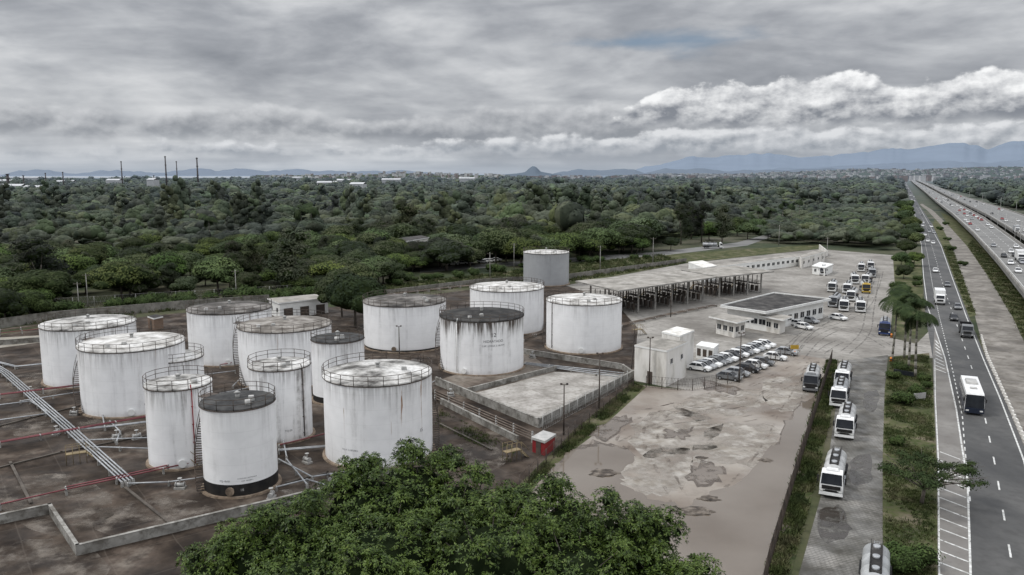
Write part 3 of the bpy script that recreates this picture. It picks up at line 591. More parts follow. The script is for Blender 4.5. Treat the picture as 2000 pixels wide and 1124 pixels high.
# ---------------- vehicles ----------------
HEAD=-R(25.6)
paint={}
def paintmat(k,c,r=.35): 
    if k not in paint: paint[k]=mat('vehicle_paint_'+k,[c,tuple(x*.8 for x in c)],1.5,r,spec=.5)
    return paint[k]
PC={'white':(.78,.78,.77),'tankwhite':(.5,.5,.49),'silver':(.34,.35,.36),'grey':(.16,.165,.17),'black':(.02,.02,.022),'red':(.3,.02,.02),'blue':(.02,.04,.13),'yellow':(.5,.33,.04),'steel':(.42,.43,.43)}
WM={}
def wheelmesh(r,w):
    k=(r,w)
    if k not in WM:
        b=MB().cyl((-w/2,0,0),(w/2,0,0),r,r,18,0).cyl((-w/2-.01,0,0),(w/2+.01,0,0),r*.55,r*.55,12,1); WM[k]=b.mesh('wheel',[M_rub,M_steel])
    return WM[k]
CARP=[(-2.1,.32),(-2.14,.58),(-1.98,.76),(-1.05,.93),(1.7,.98),(2.08,.9),(2.13,.55),(2.06,.32)]
CACHE={}
def car(col,loc,rz,group,lab,small=False):
    key=('car',col,small)
    if key in CACHE:
        c=clone(CACHE[key],loc,rz); c['label']=lab; c['group']=group; return c
    pm=paintmat(col,PC[col])
    def glass(b,mi=0): b.add([(-.8,-1.1,.93),(.8,-1.1,.93),(.8,1.8,.97),(-.8,1.8,.97),(-.6,-.35,1.42),(.6,-.35,1.42),(.6,1.25,1.42),(-.6,1.25,1.42)],[(0,1,5,4),(1,2,6,5),(2,3,7,6),(3,0,4,7)],mi); return b
    def roof(b,mi=0): 
        b.box((0,.45,1.445),(1.24,1.66,.06),mi,0,.92,.95)
        for s in (-1,1):
            for y0,y1 in ((-1.08,-.36),(.35,.4),(1.78,1.24)): b.cyl((s*.8,y0,.95),(s*.61,y1,1.43),.045,.045,4,mi)
        return b
    if small:
        b=MB().extr(CARP,.85,.8,0); glass(b,1); roof(b,0)
        for s in (-1,1):
            for y in (-1.35,1.35): b.cyl((s*.7,y,.32),(s*.88,y,.32),.32,.32,10,2)
        o=b.obj('car',[pm,M_glass,M_rub],None,lab,'car',group,None,loc,rz)
    else:
        o=root('car',lab,'car',loc,rz,group)
        MB().extr(CARP,.85,.8).obj('body',pm,o); glass(MB()).obj('window',M_glass,o); roof(MB()).obj('roof',pm,o)
        for s in (-1,1):
            for y in (-1.35,1.35): mk('wheel',wheelmesh(.32,.22),o,loc=(s*.78,y,.32))
            MB().box((s*.62,-2.08,.66),(.34,.1,.14)).obj('headlight',M_lamp,o)
            MB().box((s*.66,2.1,.76),(.26,.06,.16)).obj('tail_light',M_redp,o)
            MB().box((s*.93,-.85,.98),(.16,.12,.12)).obj('side_mirror',pm,o)
    CACHE[key]=o; return o
def tanker(cab,tk,loc,rz,lab,group,z=0):
    key=('tk',cab,tk)
    if key in CACHE:
        c=clone(CACHE[key],loc,rz); c['label']=lab; c['group']=group; return c
    pm=paintmat(cab,PC[cab]); tm=paintmat(tk,PC[tk],.35)
    o=root('tanker_truck',lab,'truck',loc,rz,group)
    MB().box((0,.2,.85),(.9,8.8,.25)).box((0,-4.45,.75),(2.3,.3,.3)).obj('chassis',M_rub,o)
    MB().extr([(-4.55,.75),(-4.66,1.2),(-4.58,1.75),(-4.3,2.65),(-4.0,2.9),(-3.2,2.95),(-3.05,2.8),(-3.0,.75)],1.2,1.05).obj('cab',pm,o)
    MB().box((0,-3.5,3.05),(1.4,.6,.18),0,0,.8,.6).obj('wind_deflector',pm,o)
    MB().box((0,-2.65,1.35),(1.7,.5,.9)).obj('cab_rear_frame',M_rub,o)
    MB().add([(-1.08,-4.63,1.65),(1.08,-4.63,1.65),(1.0,-4.29,2.74),(-1.0,-4.29,2.74)],[(0,1,2,3)]).obj('windshield',M_glass,o)
    for s in (-1,1):
        MB().add([(s*1.215,-4.3,1.7),(s*1.215,-3.35,1.7),(s*1.13,-3.35,2.55),(s*1.13,-4.05,2.55)],[(0,1,2,3) if s>0 else (3,2,1,0)]).obj('side_window',M_glass,o)
        MB().box((s*.95,-4.68,.95),(.34,.08,.2)).obj('headlight',M_lamp,o)
        MB().box((s*1.4,-4.35,2.1),(.16,.14,.7)).cyl((s*1.1,-4.3,2.4),(s*1.38,-4.35,2.35),.03,.03,4).obj('side_mirror',M_rub,o)
        for y in (-3.65,2.2,3.45): mk('wheel',wheelmesh(.5,.34 if y<0 else .55),o,loc=(s*1.02 if y<0 else s*.93,y,.5))
        MB().box((s*1.1,-.6,.8),(.25,2.4,.5)).obj('side_guard',M_steel,o)
        MB().box((s*1.0,2.8,1.12),(.6,2.6,.08)).obj('mudguard',M_rub,o)
    MB().box((0,-4.68,1.32),(1.9,.08,.4)).box((0,-4.7,.98),(1.2,.06,.14)).obj('grille',M_black,o)
    MB().box((0,-4.66,.62),(2.44,.22,.32),0,0,.97,.8).obj('bumper',pm,o)
    b=MB(); n=28; st=[(-2.05,.3),(-2.0,.6),(-1.86,.86),(-1.65,1),(-.02,1),(0,1.03),(.06,1.03),(.08,1),(2.18,1),(2.2,1.03),(2.26,1.03),(2.28,1),(4.3,1),(4.5,.86),(4.62,.6),(4.68,.3)]; v=[]
    for y,f in st:
        for k in range(n):
            a=2*math.pi*k/n; v.append((1.1*f*math.cos(a),y,2.0+.9*f*math.sin(a)))
    b.add(v,[(j*n+k,(j+1)*n+k,(j+1)*n+(k+1)%n,j*n+(k+1)%n) for j in range(len(st)-1) for k in range(n)]+[tuple(range(n)),tuple(range((len(st)-1)*n,len(st)*n))[::-1]],0,True)
    b.obj('tank',tm,o)
    w=MB().box((0,1.3,2.92),(.85,5.6,.06))
    for s in (-.46,.46):
        w.box((s,1.3,2.97),(.05,5.7,.18))
        w.cyl((s,-1.5,3.3),(s,4.1,3.3),.025,.025,4)
        for y in (-1.5,0,1.4,2.8,4.1): w.cyl((s,y,2.95),(s,y,3.3),.02,.02,4)
    for y in (-.9,1.3,3.3): w.cyl((0,y,2.85),(0,y,3.13),.3,.3,14,1)
    w.obj('catwalk',[M_dirtr,M_steel],o)
    l=MB()
    for s in (-.22,.22): l.cyl((s,4.78,.9),(s,4.58,2.95),.03,.03,4)
    for k in range(7): l.cyl((-.22,4.76-.03*k,1.1+k*.3),(.22,4.76-.03*k,1.1+k*.3),.02,.02,4)
    l.obj('ladder',M_steel,o)
    MB().box((0,4.7,.95),(2.4,.12,.25)).box((-.9,4.7,1.1),(.3,.13,.2),1).box((.9,4.7,1.1),(.3,.13,.2),1).obj('rear_bumper',[M_rub,M_redp],o)
    CACHE[key]=o; return o
def back(p,dist): return Vector((p.x-math.sin(HEAD)*dist,p.y+math.cos(HEAD)*dist,p.z))
TG='tanker trucks queueing and parked at the depot'
for px,py,cab,tk,lab in ((1622,976,'white','tankwhite','white tanker truck first in the queue on cobbles'),(1648,861,'white','tankwhite','white tanker truck queueing on the cobbled lane'),(1636,799,'white','silver','white tanker truck queueing beside the fence'),(1643,762,'white','tankwhite','white tanker truck queueing on the cobbled lane')):
    tanker(cab,tk,back(G(px,py),4.7),HEAD,lab,TG)
tanker('silver','steel',back(G(1708,1140),-2.5),HEAD,'stainless steel tanker truck parked beside grass verge',TG)
tanker('grey','tankwhite',back(G(1580,768),4.7),HEAD+R(2),'dusty grey tanker truck standing inside the fence',TG)
tanker('blue','silver',back(G(1727,657),4.7),HEAD,'dark blue tanker truck leaving the yard',TG)
for px,py,cab in ((1624,572,'white'),(1628,602,'silver'),(1646,610,'white'),(1654,575,'white'),(1667,556,'white'),(1681,532,'white'),(1699,528,'white'),(1692,556,'white'),(1688,574,'yellow'),(1678,612,'white'),(1663,590,'white'),(1606,539,'white'),(1702,543,'silver')):
    tanker(cab,'tankwhite' if cab!='silver' else 'silver',back(G(px,py),4.7),HEAD+R(random.uniform(-7,7)),('yellow-cabbed' if cab=='yellow' else cab)+' tanker truck parked in the paved yard',TG)
tanker('white','silver',G(1392,486)+Vector((0,0,.02)),R(80),'silver tanker truck on the side street by the trees',TG)
def lorry(cab,box,loc,rz,lab):
    o=root('lorry',lab,'truck',loc,rz,'trucks driving on the highway'); pm=paintmat(cab,PC[cab]); bm=paintmat(box,PC[box])
    MB().box((0,.2,.85),(.9,7.6,.25)).obj('chassis',M_rub,o)
    MB().extr([(-4.1,.6),(-4.2,1.2),(-4.1,1.85),(-3.8,2.6),(-3.5,2.8),(-2.4,2.85),(-2.35,.7)],1.2,1.05).obj('cab',pm,o)
    MB().add([(-1.0,-4.13,1.8),(1.0,-4.13,1.8),(.95,-3.83,2.6),(-.95,-3.83,2.6)],[(0,1,2,3)]).obj('windshield',M_glass,o)
    b=MB().box((0,.9,1.15),(2.5,6,.18))
    if box=='black':
        for s in (-1,1): b.box((s*1.2,.9,1.8),(.1,6,1.15))
        for y in (-2.05,3.9): b.box((0,y,1.8),(2.3,.1,1.15))
        b.box((0,.9,1.5),(2.25,5.8,.5),1)
    else: b.box((0,.9,2.5),(2.5,6,2.5))
    b.obj('cargo_body',[bm,M_dirtr],o)
    for s in (-1,1):
        for y in (-3.3,2.0,3.1): mk('wheel',wheelmesh(.5,.34),o,loc=(s*1.02,y,.5))
        MB().box((s*.9,-4.2,.85),(.3,.06,.18)).obj('headlight',M_lamp,o)
    MB().box((0,-4.2,1.3),(1.5,.06,.45)).obj('grille',M_black,o)
lorry('grey','black',back(G(1889,662),4.2)+Vector((0,0,.03)),HEAD,'dark tipper lorry with open bed on the highway')
lorry('white','white',back(G(1836,597),4.2)+Vector((0,0,.03)),HEAD,'white box lorry driving on the highway')
lorry('white','white',back(G(1992,510,5),0),HEAD,'white box lorry on the elevated motorway')
lorry('white','silver',back(G(1985,455,5),0),HEAD,'silver box lorry on the elevated motorway')
o=root('bus','white coach with dark front driving on the highway','bus',back(G(1902,812),5.8)+Vector((0,0,.03)),HEAD)
b=MB().extr([(-5.9,.4),(-6.0,1.2),(-5.8,2.9),(-5.5,3.25),(5.7,3.25),(5.95,2.9),(6.0,.4)],1.27,1.15); b.obj('body',paintmat('white',PC['white']),o)
MB().add([(-1.24,-6.02,1.1),(1.24,-6.02,1.1),(1.15,-5.79,3.05),(-1.15,-5.79,3.05)],[(0,1,2,3)]).obj('windshield',M_glass,o)
MB().box((0,-6.0,.76),(2.52,.14,.76)).obj('front_panel',paintmat('navy',(.012,.018,.035)),o)
for s in (-1,1):
    for k in range(7): MB().box((s*1.225,-4.7+k*1.5,2.2),(.1,1.46,1.1)).obj('window',M_glass,o)
    MB().box((s*1.265,.2,1.0),(.03,11,1.25)).obj('side_stripe',paint['navy'],o)
    for y in (-3.6,3.2): mk('wheel',wheelmesh(.5,.32),o,loc=(s*1.14,y,.5))
    MB().box((s*.9,-6.08,.75),(.4,.05,.2)).obj('headlight',M_lamp,o)
    MB().box((s*1.42,-5.95,2.3),(.16,.14,.5)).cyl((s*1.1,-5.85,2.9),(s*1.42,-5.95,2.5),.03,.03,4).obj('side_mirror',M_rub,o)
MB().box((0,1.5,3.4),(1.6,3,.25),0,0,.9,.9).obj('air_conditioner',M_railw,o); MB().box((0,-2.5,3.32),(.9,.9,.1)).obj('roof_hatch',M_railw,o)
CC=['white','silver','white','grey','silver','white','black','white','grey','white','silver','white','white']
for k in range(13):
    f=k/12; p=G(1366+128*f,724-46*f); car(CC[k],p,HEAD+R(82+random.uniform(-3,3)),'cars parked in the small car park','%s car parked in a row beside block building'%CC[k])
for (x,y,c_) in ((1460,726,'black'),(1489,713,'grey'),(1514,703,'white'),(1536,693,'silver'),(1424,742,'grey'),(1440,734,'silver'),(1475,719,'white')): car(c_,G(x,y),HEAD+R(82+random.uniform(-4,4)),'cars parked in the small car park',c_+' car parked beside the wire fence')
for (x,y,c_) in ((1557,637,'white'),(1582,631,'silver'),(1637,625,'white'),(1570,643,'white')): car(c_,G(x,y),HEAD+R(60),'cars parked by the office','%s car parked by the office building'%c_)
for (x,y,c_) in ((1870,604,'grey'),(1863,626,'black'),(1827,532,'white'),(1812,473,'white'),(1803,437,'white'),(1815,455,'silver'),(1850,560,'grey')): car(c_,G(x,y)+Vector((0,0,.03)),HEAD,'cars driving on the highway',c_+' car driving on the highway')
random.seed(3)
def lerp(a,b,f): return a+(b-a)*f
for (e0,e1,n_) in ((VA,VB,95),(VC,VD,60)):
    for k in range(n_):
        i=random.choices(range(1,9),[3,6,9,10,12,14,14,10])[0]; u=random.random(); f=random.choice((.2,.48,.76))
        p=lerp(lerp(e0[i],e0[i+1],u),lerp(e1[i],e1[i+1],u),f); dd=e0[i+1]-e0[i]
        c_=random.choice(['white','white','white','silver','grey','black','white','red'])
        car(c_,p+Vector((0,0,.02)),math.atan2(dd.y,dd.x)-math.pi/2,'cars driving on the motorway',c_+' car driving on the elevated motorway',True)
RL=[G(*p) for p in RA_L];RRr=[G(*p) for p in RA_R]
for k in range(34):
    i=random.choice((6,7,8,8,9,9,9)); u=random.random(); f=random.choice((.3,.6,.85)); p=lerp(lerp(RL[i],RL[i+1],u),lerp(RRr[i],RRr[i+1],u),f)
    c_=random.choice(['white','white','silver','grey','black']); car(c_,p+Vector((0,0,.03)),HEAD,'cars driving on the highway',c_+' car far along the highway',True)
for k in range(8):
    x=random.uniform(850,980); car('white',G(x,527-(x-830)*.1+random.uniform(-4,0)),R(80),'cars parked on the side street','white car parked beside the woodland street',True)
# ---------------- buildings ----------------
def building(name,label,roofpx,z,wallm,roofm,cat,over=0,wins=(),fascia=None,z0=0,parapet=.0):
    P=[G(p[0],p[1],z) for p in roofpx]; c=sum(P,Vector())/4
    r=root(name,label,cat,(c.x,c.y,0)); Q=[p-c for p in P]
    ins=[Vector((q.x,q.y,0))*(1-over) for q in Q]
    MB().prism([(q.x,q.y) for q in ins],z0,z-.3).obj('wall',wallm,r)
    b=MB().prism([(q.x*1.02,q.y*1.02) for q in Q],z-.3,z,1,0)
    if parapet:
        for i in range(4):
            p,q=Q[i],Q[(i+1)%4]; m_=(p+q)/2; dd=q-p; b.box((m_.x,m_.y,z+parapet/2),(dd.length,.2,parapet),1,math.atan2(dd.y,dd.x))
    b.obj('roof',[roofm,fascia or M_white],r)
    for (e,n_,w,h,zb,kind) in wins:
        p,q=ins[e],ins[(e+1)%4]; dd=q-p; a=math.atan2(dd.y,dd.x)
        for k in range(n_):
            s=p+dd*((k+.5)/n_); o=MB().box((0,0,0),(w,.1,h)); 
            if kind=='window': o.box((0,0,-h/2-.05),(w+.2,.2,.08),1).box((0,0,0),(.06,.13,h),1)
            o.obj(kind,[M_glass if kind=='window' else M_rail,M_white],r,loc=(s.x,s.y,zb+h/2),rz=a)
    return r,Q
building('block_building','tall plain white plastered block building beside cars',[(1240,674),(1302,685),(1342,668),(1284,659)],6.2,M_wall,M_canopy,'building',0,[(0,1,1,2.1,0,'door'),(1,2,.8,.8,3.6,'window')])
building('block_building','second plain white plastered block building',[(1293,648),(1328,656),(1356,645),(1322,638)],6.6,M_wall,M_wall,'building',0,[(0,1,.8,.8,4,'window')])
building('generator_container','small white metal equipment container',[(1360,674),(1394,680),(1404,672),(1370,667)],2.6,M_white,M_white,'container',0,[(0,3,.8,1.4,.6,'door')])
building('office_building','low white office with dark flat roof in the yard',[(1408,598),(1496,611),(1622,585),(1512,573)],4.6,M_white,M_dirtr,'building',.12,[(0,5,1.6,1.2,1.4,'window'),(1,9,1.6,1.3,1.4,'window'),(1,1,1.1,2.2,0,'door')],parapet=.25)
building('gate_house','small white gate house with flat canopy roof',[(1385,618),(1440,630),(1472,622),(1412,612)],3.8,M_wall,M_canopy,'building',.35,[(0,3,1.1,1.1,1.2,'window'),(1,2,1.1,1.1,1.2,'window')])
building('gate_house','small white gate booth with flat roof',[(1482,616),(1530,625),(1548,618),(1500,611)],3.6,M_wall,M_canopy,'building',.4,[(0,2,1.1,1.1,1.2,'window')])
building('long_building','long low white building with row of windows',[(1395,517),(1402,521),(1562,501),(1553,497)],3.6,M_white,M_canopy,'building',0,[(1,16,1.6,1.0,1.5,'window')])
building('long_building','white end block of the low yard building',[(1345,512),(1374,523),(1400,519),(1372,509)],5,M_white,M_wall,'building',0,[(0,2,1.2,1,1.5,'window')])
building('long_building','low grey shed building along the yard edge',[(1562,500),(1566,504),(1612,492),(1600,488)],4,M_wall,M_canopy,'building',0,[(1,5,1.4,1,1.5,'window')])
building('gate_house','small white yard booth near parked tankers',[(1586,519),(1612,523),(1628,516),(1602,512)],3,M_white,M_white,'building',.05,[(0,2,1,1,1,'window')])
building('warehouse','low white pump house with dark doorway',[(523,583),(545,592),(642,581),(614,575)],4,M_white,M_canopy,'building',.03,[(1,3,2.4,2.4,0,'door'),(0,2,1.2,1,1.4,'window')])
building('guard_shed','small red shed with white roof by the fence',[(1038,854),(1064,862),(1086,848),(1061,841)],2.0,M_redp,M_railw,'shed',.08,[(0,1,.8,1.6,0,'door')],fascia=M_railw)
building('brick_hut','small brown hut beside the boundary wall',[(288,618),(300,622),(318,618),(305,614)],2.8,mat('brown_wall',[(.12,.08,.06),(.2,.14,.1)],.6,.9),M_dirtr,'hut',0,[(0,1,1,2,0,'door')])
building('woodland_house','pale house with dark roof among the trees',[(775,466),(790,472),(838,464),(822,460)],9,M_wall,M_dirtr,'house',.05,[(1,5,1.4,1.2,5,'window')])
def canopy(px,z,ncol,label):
    P=[G(p[0],p[1],z) for p in px]; c=sum(P,Vector())/4; Q=[p-c for p in P]
    r=root('loading_canopy',label,'canopy',(c.x,c.y,0))
    MB().prism([(q.x,q.y) for q in Q],z-.35,z,1,0).obj('roof',[M_canopy,M_conc],r)
    A0,B0,C0,D0=Q
    for k in range(ncol):
        f=(k+.5)/ncol
        for g in (.15,.5,.85):
            s=lerp(lerp(A0,D0,f),lerp(B0,C0,f),g); MB().box((s.x,s.y,(z-.35)/2),(.4,.4,z-.35)).box((s.x,s.y,z-.6),(.9,.9,.5)).obj('column',M_conc,r)
        p,q=lerp(lerp(A0,D0,f),lerp(B0,C0,f),.2),lerp(lerp(A0,D0,f),lerp(B0,C0,f),.8); dd=q-p; a=math.atan2(dd.y,dd.x); m_=(p+q)/2
        b=MB().box((m_.x,m_.y,2.6),(dd.length,1.6,.15),0,a)
        for s_ in (-.75,.75):
            n=Vector((-math.sin(a)*s_,math.cos(a)*s_,0))
            for zz in (3.1,3.6): b.cyl((p.x+n.x,p.y+n.y,zz),(q.x+n.x,q.y+n.y,zz),.04,.04,4)
            for j in range(9):
                s=lerp(p,q,j/8)+n; b.cyl((s.x,s.y,0),(s.x,s.y,3.6),.05,.05,4)
        for j in range(5):
            s=lerp(p,q,(j+.5)/5); b.cyl((s.x,s.y,2.6),(s.x,s.y,5.2),.12,.12,6); b.box((s.x,s.y,1.2),(.7,.7,1.6),0,a)
        b.obj('loading_platform',M_rail,r)
        b=MB(); s=lerp(p,q,0.0)
        d_=-dd.normalized()
        for sgn in (-.4,.4):
            n=Vector((-d_.y,d_.x,0))*sgn; b.cyl((s.x+n.x,s.y+n.y,2.6),(s.x+n.x+d_.x*2.8,s.y+n.y+d_.y*2.8,.1),.06,.06,4); b.cyl((s.x+n.x,s.y+n.y,3.5),(s.x+n.x+d_.x*2.8,s.y+n.y+d_.y*2.8,1),.03,.03,4)
        for j in range(9):
            e=s+d_*(2.8*j/9); b.box((e.x,e.y,2.6-2.5*j/9),(.25,.8,.05),0,a)
        b.obj('staircase',M_yel,r)
canopy([(1124,549),(1208,568),(1400,541),(1325,528)],7,6,'long flat roofed tanker loading canopy with platforms')
canopy([(1330,527),(1404,541),(1512,530),(1440,519)],6.6,4,'second flat roofed tanker loading canopy')
random.seed(11)
for (x,y,w,h) in ((20,382,50,16),(75,385,35,15),(680,370,50,21),(765,369,45,22),(912,367,40,24),(640,374,40,18),(300,378,14,25),(130,370,40,18),(0,370,60,20),(1335,352,80,24),(700,380,25,18),(225,372,30,22),(60,362,70,24),(590,362,60,24)):
    p=G(x,y); b=MB().box((0,0,h/2),(w,18,h)); b.add([(-w/2-.5,-9.5,h),(w/2+.5,-9.5,h),(w/2+.5,0,h+3),(-w/2-.5,0,h+3),(w/2+.5,9.5,h),(-w/2-.5,9.5,h)],[(0,1,2,3),(3,2,4,5)],1)
    for k in range(5): b.box((-w/2+w*(k+.5)/5,-9.02,h*.3),(w*.1,.1,h*.45),2)
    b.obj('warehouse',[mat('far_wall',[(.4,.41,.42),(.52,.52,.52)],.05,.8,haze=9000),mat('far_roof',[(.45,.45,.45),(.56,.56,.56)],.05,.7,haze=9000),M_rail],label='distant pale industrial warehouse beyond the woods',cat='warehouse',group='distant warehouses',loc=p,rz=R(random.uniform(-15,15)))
M_chim=mat('chimney_steel',[(.06,.055,.06),(.1,.09,.09)],.1,.8)
for (x,yt,r_) in ((236,315,1.2),(322,305,1.5),(344,315,1.1),(384,308,1.7),(14,340,3),(45,343,1.5),(88,338,1.2),(122,336,1.2),(300,343,1.2)):
    d_=1500; p=AT(x,yt,d_); b=MB().cyl((0,0,0),(0,0,p.z),r_*1.1,r_*.7,10)
    for f in (.5,.75,.97): b.cyl((0,0,p.z*f),(0,0,p.z*f+1.0),r_*1.3,r_*1.3,10)
    b.obj('refinery_chimney',M_chim,label='tall thin refinery flare stack beyond the woods',cat='chimney',group='refinery chimneys',loc=(p.x,p.y,0))
# ---------------- mountains ----------------
def ridge(pts,D,col,seed,name='mountain',rough=1.0):
    rs=np.random.default_rng(seed); xs=np.arange(pts[0][0],pts[-1][0],4.0); ys=np.interp(xs,[p[0] for p in pts],[p[1] for p in pts])
    nz=np.zeros(len(xs))
    for o_,am in ((40,1.8),(18,1.2),(8,.7)):
        k=max(2,int((xs[-1]-xs[0])/o_)); nz+=np.interp(xs,np.linspace(xs[0],xs[-1],k+2),rs.normal(0,am*.6,k+2))
    ys=ys+nz*rough
    V=[];n=len(xs); rows=7
    for r_ in range(rows):
        f=r_/(rows-1)
        for x,y in zip(xs,ys):
            y=min(y,341.8); p=AT(x,y,D); base=AT(x,y,D*(1-.25*(1-f))); z=max(0,p.z)*(f**1.2)
            V.append((base.x,base.y,z-2))
    for x,y in zip(xs,ys): p=AT(x,min(y,341.8),D*1.15); V.append((p.x,p.y,-2))
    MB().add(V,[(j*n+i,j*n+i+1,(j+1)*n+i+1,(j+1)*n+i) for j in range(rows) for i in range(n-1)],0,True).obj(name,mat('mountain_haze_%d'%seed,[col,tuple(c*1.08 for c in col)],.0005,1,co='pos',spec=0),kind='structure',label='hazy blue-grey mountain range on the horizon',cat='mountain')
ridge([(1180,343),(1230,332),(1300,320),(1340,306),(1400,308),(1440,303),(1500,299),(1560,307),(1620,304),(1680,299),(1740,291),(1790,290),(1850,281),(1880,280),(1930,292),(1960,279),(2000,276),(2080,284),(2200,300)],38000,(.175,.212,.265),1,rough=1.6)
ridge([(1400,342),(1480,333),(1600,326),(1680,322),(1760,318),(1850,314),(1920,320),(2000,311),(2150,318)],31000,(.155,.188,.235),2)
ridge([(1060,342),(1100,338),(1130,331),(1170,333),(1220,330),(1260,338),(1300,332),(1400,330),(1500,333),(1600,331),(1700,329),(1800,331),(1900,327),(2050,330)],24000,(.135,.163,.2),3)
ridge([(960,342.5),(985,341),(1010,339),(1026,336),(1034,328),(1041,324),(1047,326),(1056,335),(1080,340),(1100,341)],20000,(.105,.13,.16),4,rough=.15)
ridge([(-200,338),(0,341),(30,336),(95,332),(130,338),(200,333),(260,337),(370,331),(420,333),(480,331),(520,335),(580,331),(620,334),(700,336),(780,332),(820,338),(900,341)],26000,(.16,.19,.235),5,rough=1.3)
HILLS=[([(500,345),(600,344),(680,342),(780,338),(860,340),(920,342),(1000,344)],4200,6),([(1200,345),(1300,340),(1430,341),(1520,337),(1600,334),(1680,330),(1780,332),(1880,328),(1960,326),(2100,328)],8500,7)]
ridge(HILLS[0][0],4200,(.055,.07,.05),6,'hill',.3)
ridge(HILLS[1][0],8500,(.08,.1,.1),7,'hill',.3)
tb=MB()
for k in range(1500):
    hp,D,_=HILLS[1] if k<1150 else HILLS[0]
    x=random.uniform(hp[0][0],hp[-1][0]); f=random.random()**.6
    pk=max(0,AT(x,np.interp(x,[p[0] for p in hp],[p[1] for p in hp]),D).z); dd=D*(1-.25*(1-f)); a_,b_,_c=ray(x,345)
    w=random.uniform(10,34)*D/8500*1.1; h=random.uniform(6,16); tb.box((a_/b_*dd,dd,pk*f**1.2+h/2-2),(w,12,h),random.choice((0,0,0,1,2)),random.uniform(-.6,.6))
for k in range(500):
    x=random.uniform(1000,2150); dd=random.uniform(3700,6200); a_,b_,_c=ray(x,345); h=random.uniform(12,30); tb.box((a_/b_*dd,dd,h/2),(random.uniform(10,35),15,h),random.choice((0,1,2)))
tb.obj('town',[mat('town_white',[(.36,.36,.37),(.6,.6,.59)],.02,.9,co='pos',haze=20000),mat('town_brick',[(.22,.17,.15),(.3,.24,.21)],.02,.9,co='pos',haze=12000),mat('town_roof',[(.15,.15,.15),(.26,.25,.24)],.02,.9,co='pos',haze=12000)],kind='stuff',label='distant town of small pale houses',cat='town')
sheet('bay_water',[(-600,347.5),(1000,347.5),(1000,345.0),(-600,345.0)],.5,mat('bay',[(.35,.38,.42)],.01,.3,co='pos'),cat='water')
# ---------------- vegetation ----------------
def ico(sub):
    bm=bmesh.new(); bmesh.ops.create_icosphere(bm,subdivisions=sub,radius=1); v=np.array([x.co[:] for x in bm.verts]); f=np.array([[q.index for q in x.verts] for x in bm.faces]); bm.free(); return v,f
I1=ico(1);I2=ico(2);I3=ico(3)
def unit(n,g): 
    v=g.normal(size=(n,3)); return v/np.linalg.norm(v,axis=1)[:,None]
def leaves(Cn,Rd,n,s,g,asp=.6,lo=.88,hi=1.1,up=.35,below=-.45):
    w=Rd[:,0]*Rd[:,2]; idx=g.choice(len(Cn),n,p=w/w.sum()); d_=unit(n,g); d_[:,2]=np.where(d_[:,2]<below,-d_[:,2],d_[:,2])
    pos=Cn[idx]+Rd[idx]*d_*g.uniform(lo,hi,(n,1)); nr=d_*1.5+unit(n,g)*.5; nr[:,2]+=up; nr/=np.linalg.norm(nr,axis=1)[:,None]
    tg=np.cross(nr,unit(n,g)); tg/=np.linalg.norm(tg,axis=1)[:,None]; bt=np.cross(nr,tg); sz=s*g.uniform(.6,1.4,(n,1))
    V=np.stack([pos-tg*sz,pos-bt*sz*asp,pos+tg*sz,pos+bt*sz*asp],1).reshape(-1,3); return V,np.arange(n*4).reshape(-1,4)
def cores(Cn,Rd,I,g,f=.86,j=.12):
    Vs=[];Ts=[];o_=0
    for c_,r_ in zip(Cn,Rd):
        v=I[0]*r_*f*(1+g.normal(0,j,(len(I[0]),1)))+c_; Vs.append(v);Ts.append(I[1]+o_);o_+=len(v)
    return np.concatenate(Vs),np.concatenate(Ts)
def lobes(kind,g):
    if kind=='round':
        n=14; a=g.uniform(0,6.28,n); r_=np.sqrt(g.uniform(0,1,n))*4.2; C=np.stack([r_*np.cos(a),r_*np.sin(a),7.6+g.uniform(-1.6,.8,n)-r_**2*.15],1); Rd=g.uniform(1.7,2.8,(n,1))*np.array([[1,1,.75]])
        C=np.concatenate([C,[[0,0,6.0]]]); Rd=np.concatenate([Rd,[[4.4,4.4,3.3]]])
    elif kind=='wide':
        n=18; a=g.uniform(0,6.28,n); r_=np.sqrt(g.uniform(0,1,n))*6.0; C=np.stack([r_*np.cos(a),r_*np.sin(a),7.4+g.uniform(-.9,.5,n)-r_**2*.085],1); Rd=g.uniform(1.7,2.8,(n,1))*np.array([[1,1,.58]])
        C=np.concatenate([C,[[0,0,5.8]]]); Rd=np.concatenate([Rd,[[5.8,5.8,2.5]]])
    elif kind=='tall':
        n=14; z=np.linspace(3.5,15.5,n); C=np.stack([g.normal(0,1.7,n),g.normal(0,1.7,n),z],1); Rd=g.uniform(1.3,2.5,(n,1))*np.array([[1,1,.9]])
    else:
        n=5; a=g.uniform(0,6.28,n); r_=np.sqrt(g.uniform(0,1,n))*1.6; C=np.stack([r_*np.cos(a),r_*np.sin(a),1.2+g.uniform(-.3,.5,n)],1); Rd=g.uniform(.8,1.4,(n,1))*np.array([[1,1,.8]])
    return C,Rd
def trunkmesh(C,h,r0,g,nm=6):
    b=MB(); zt=C[:,2].mean()*.62; b.cyl((0,0,-.2),(.15,.1,zt),r0,r0*.6,8)
    for i in g.choice(len(C),min(nm,len(C)),replace=False): 
        c_=C[i]; mid=(c_[0]*.5,c_[1]*.5,(zt+c_[2])*.5); b.cyl((.15,.1,zt-.3),mid,r0*.5,r0*.3,6).cyl(mid,tuple(c_),r0*.3,r0*.1,5)
    return b.mesh('trunk',[M_bark])
VARS=[]
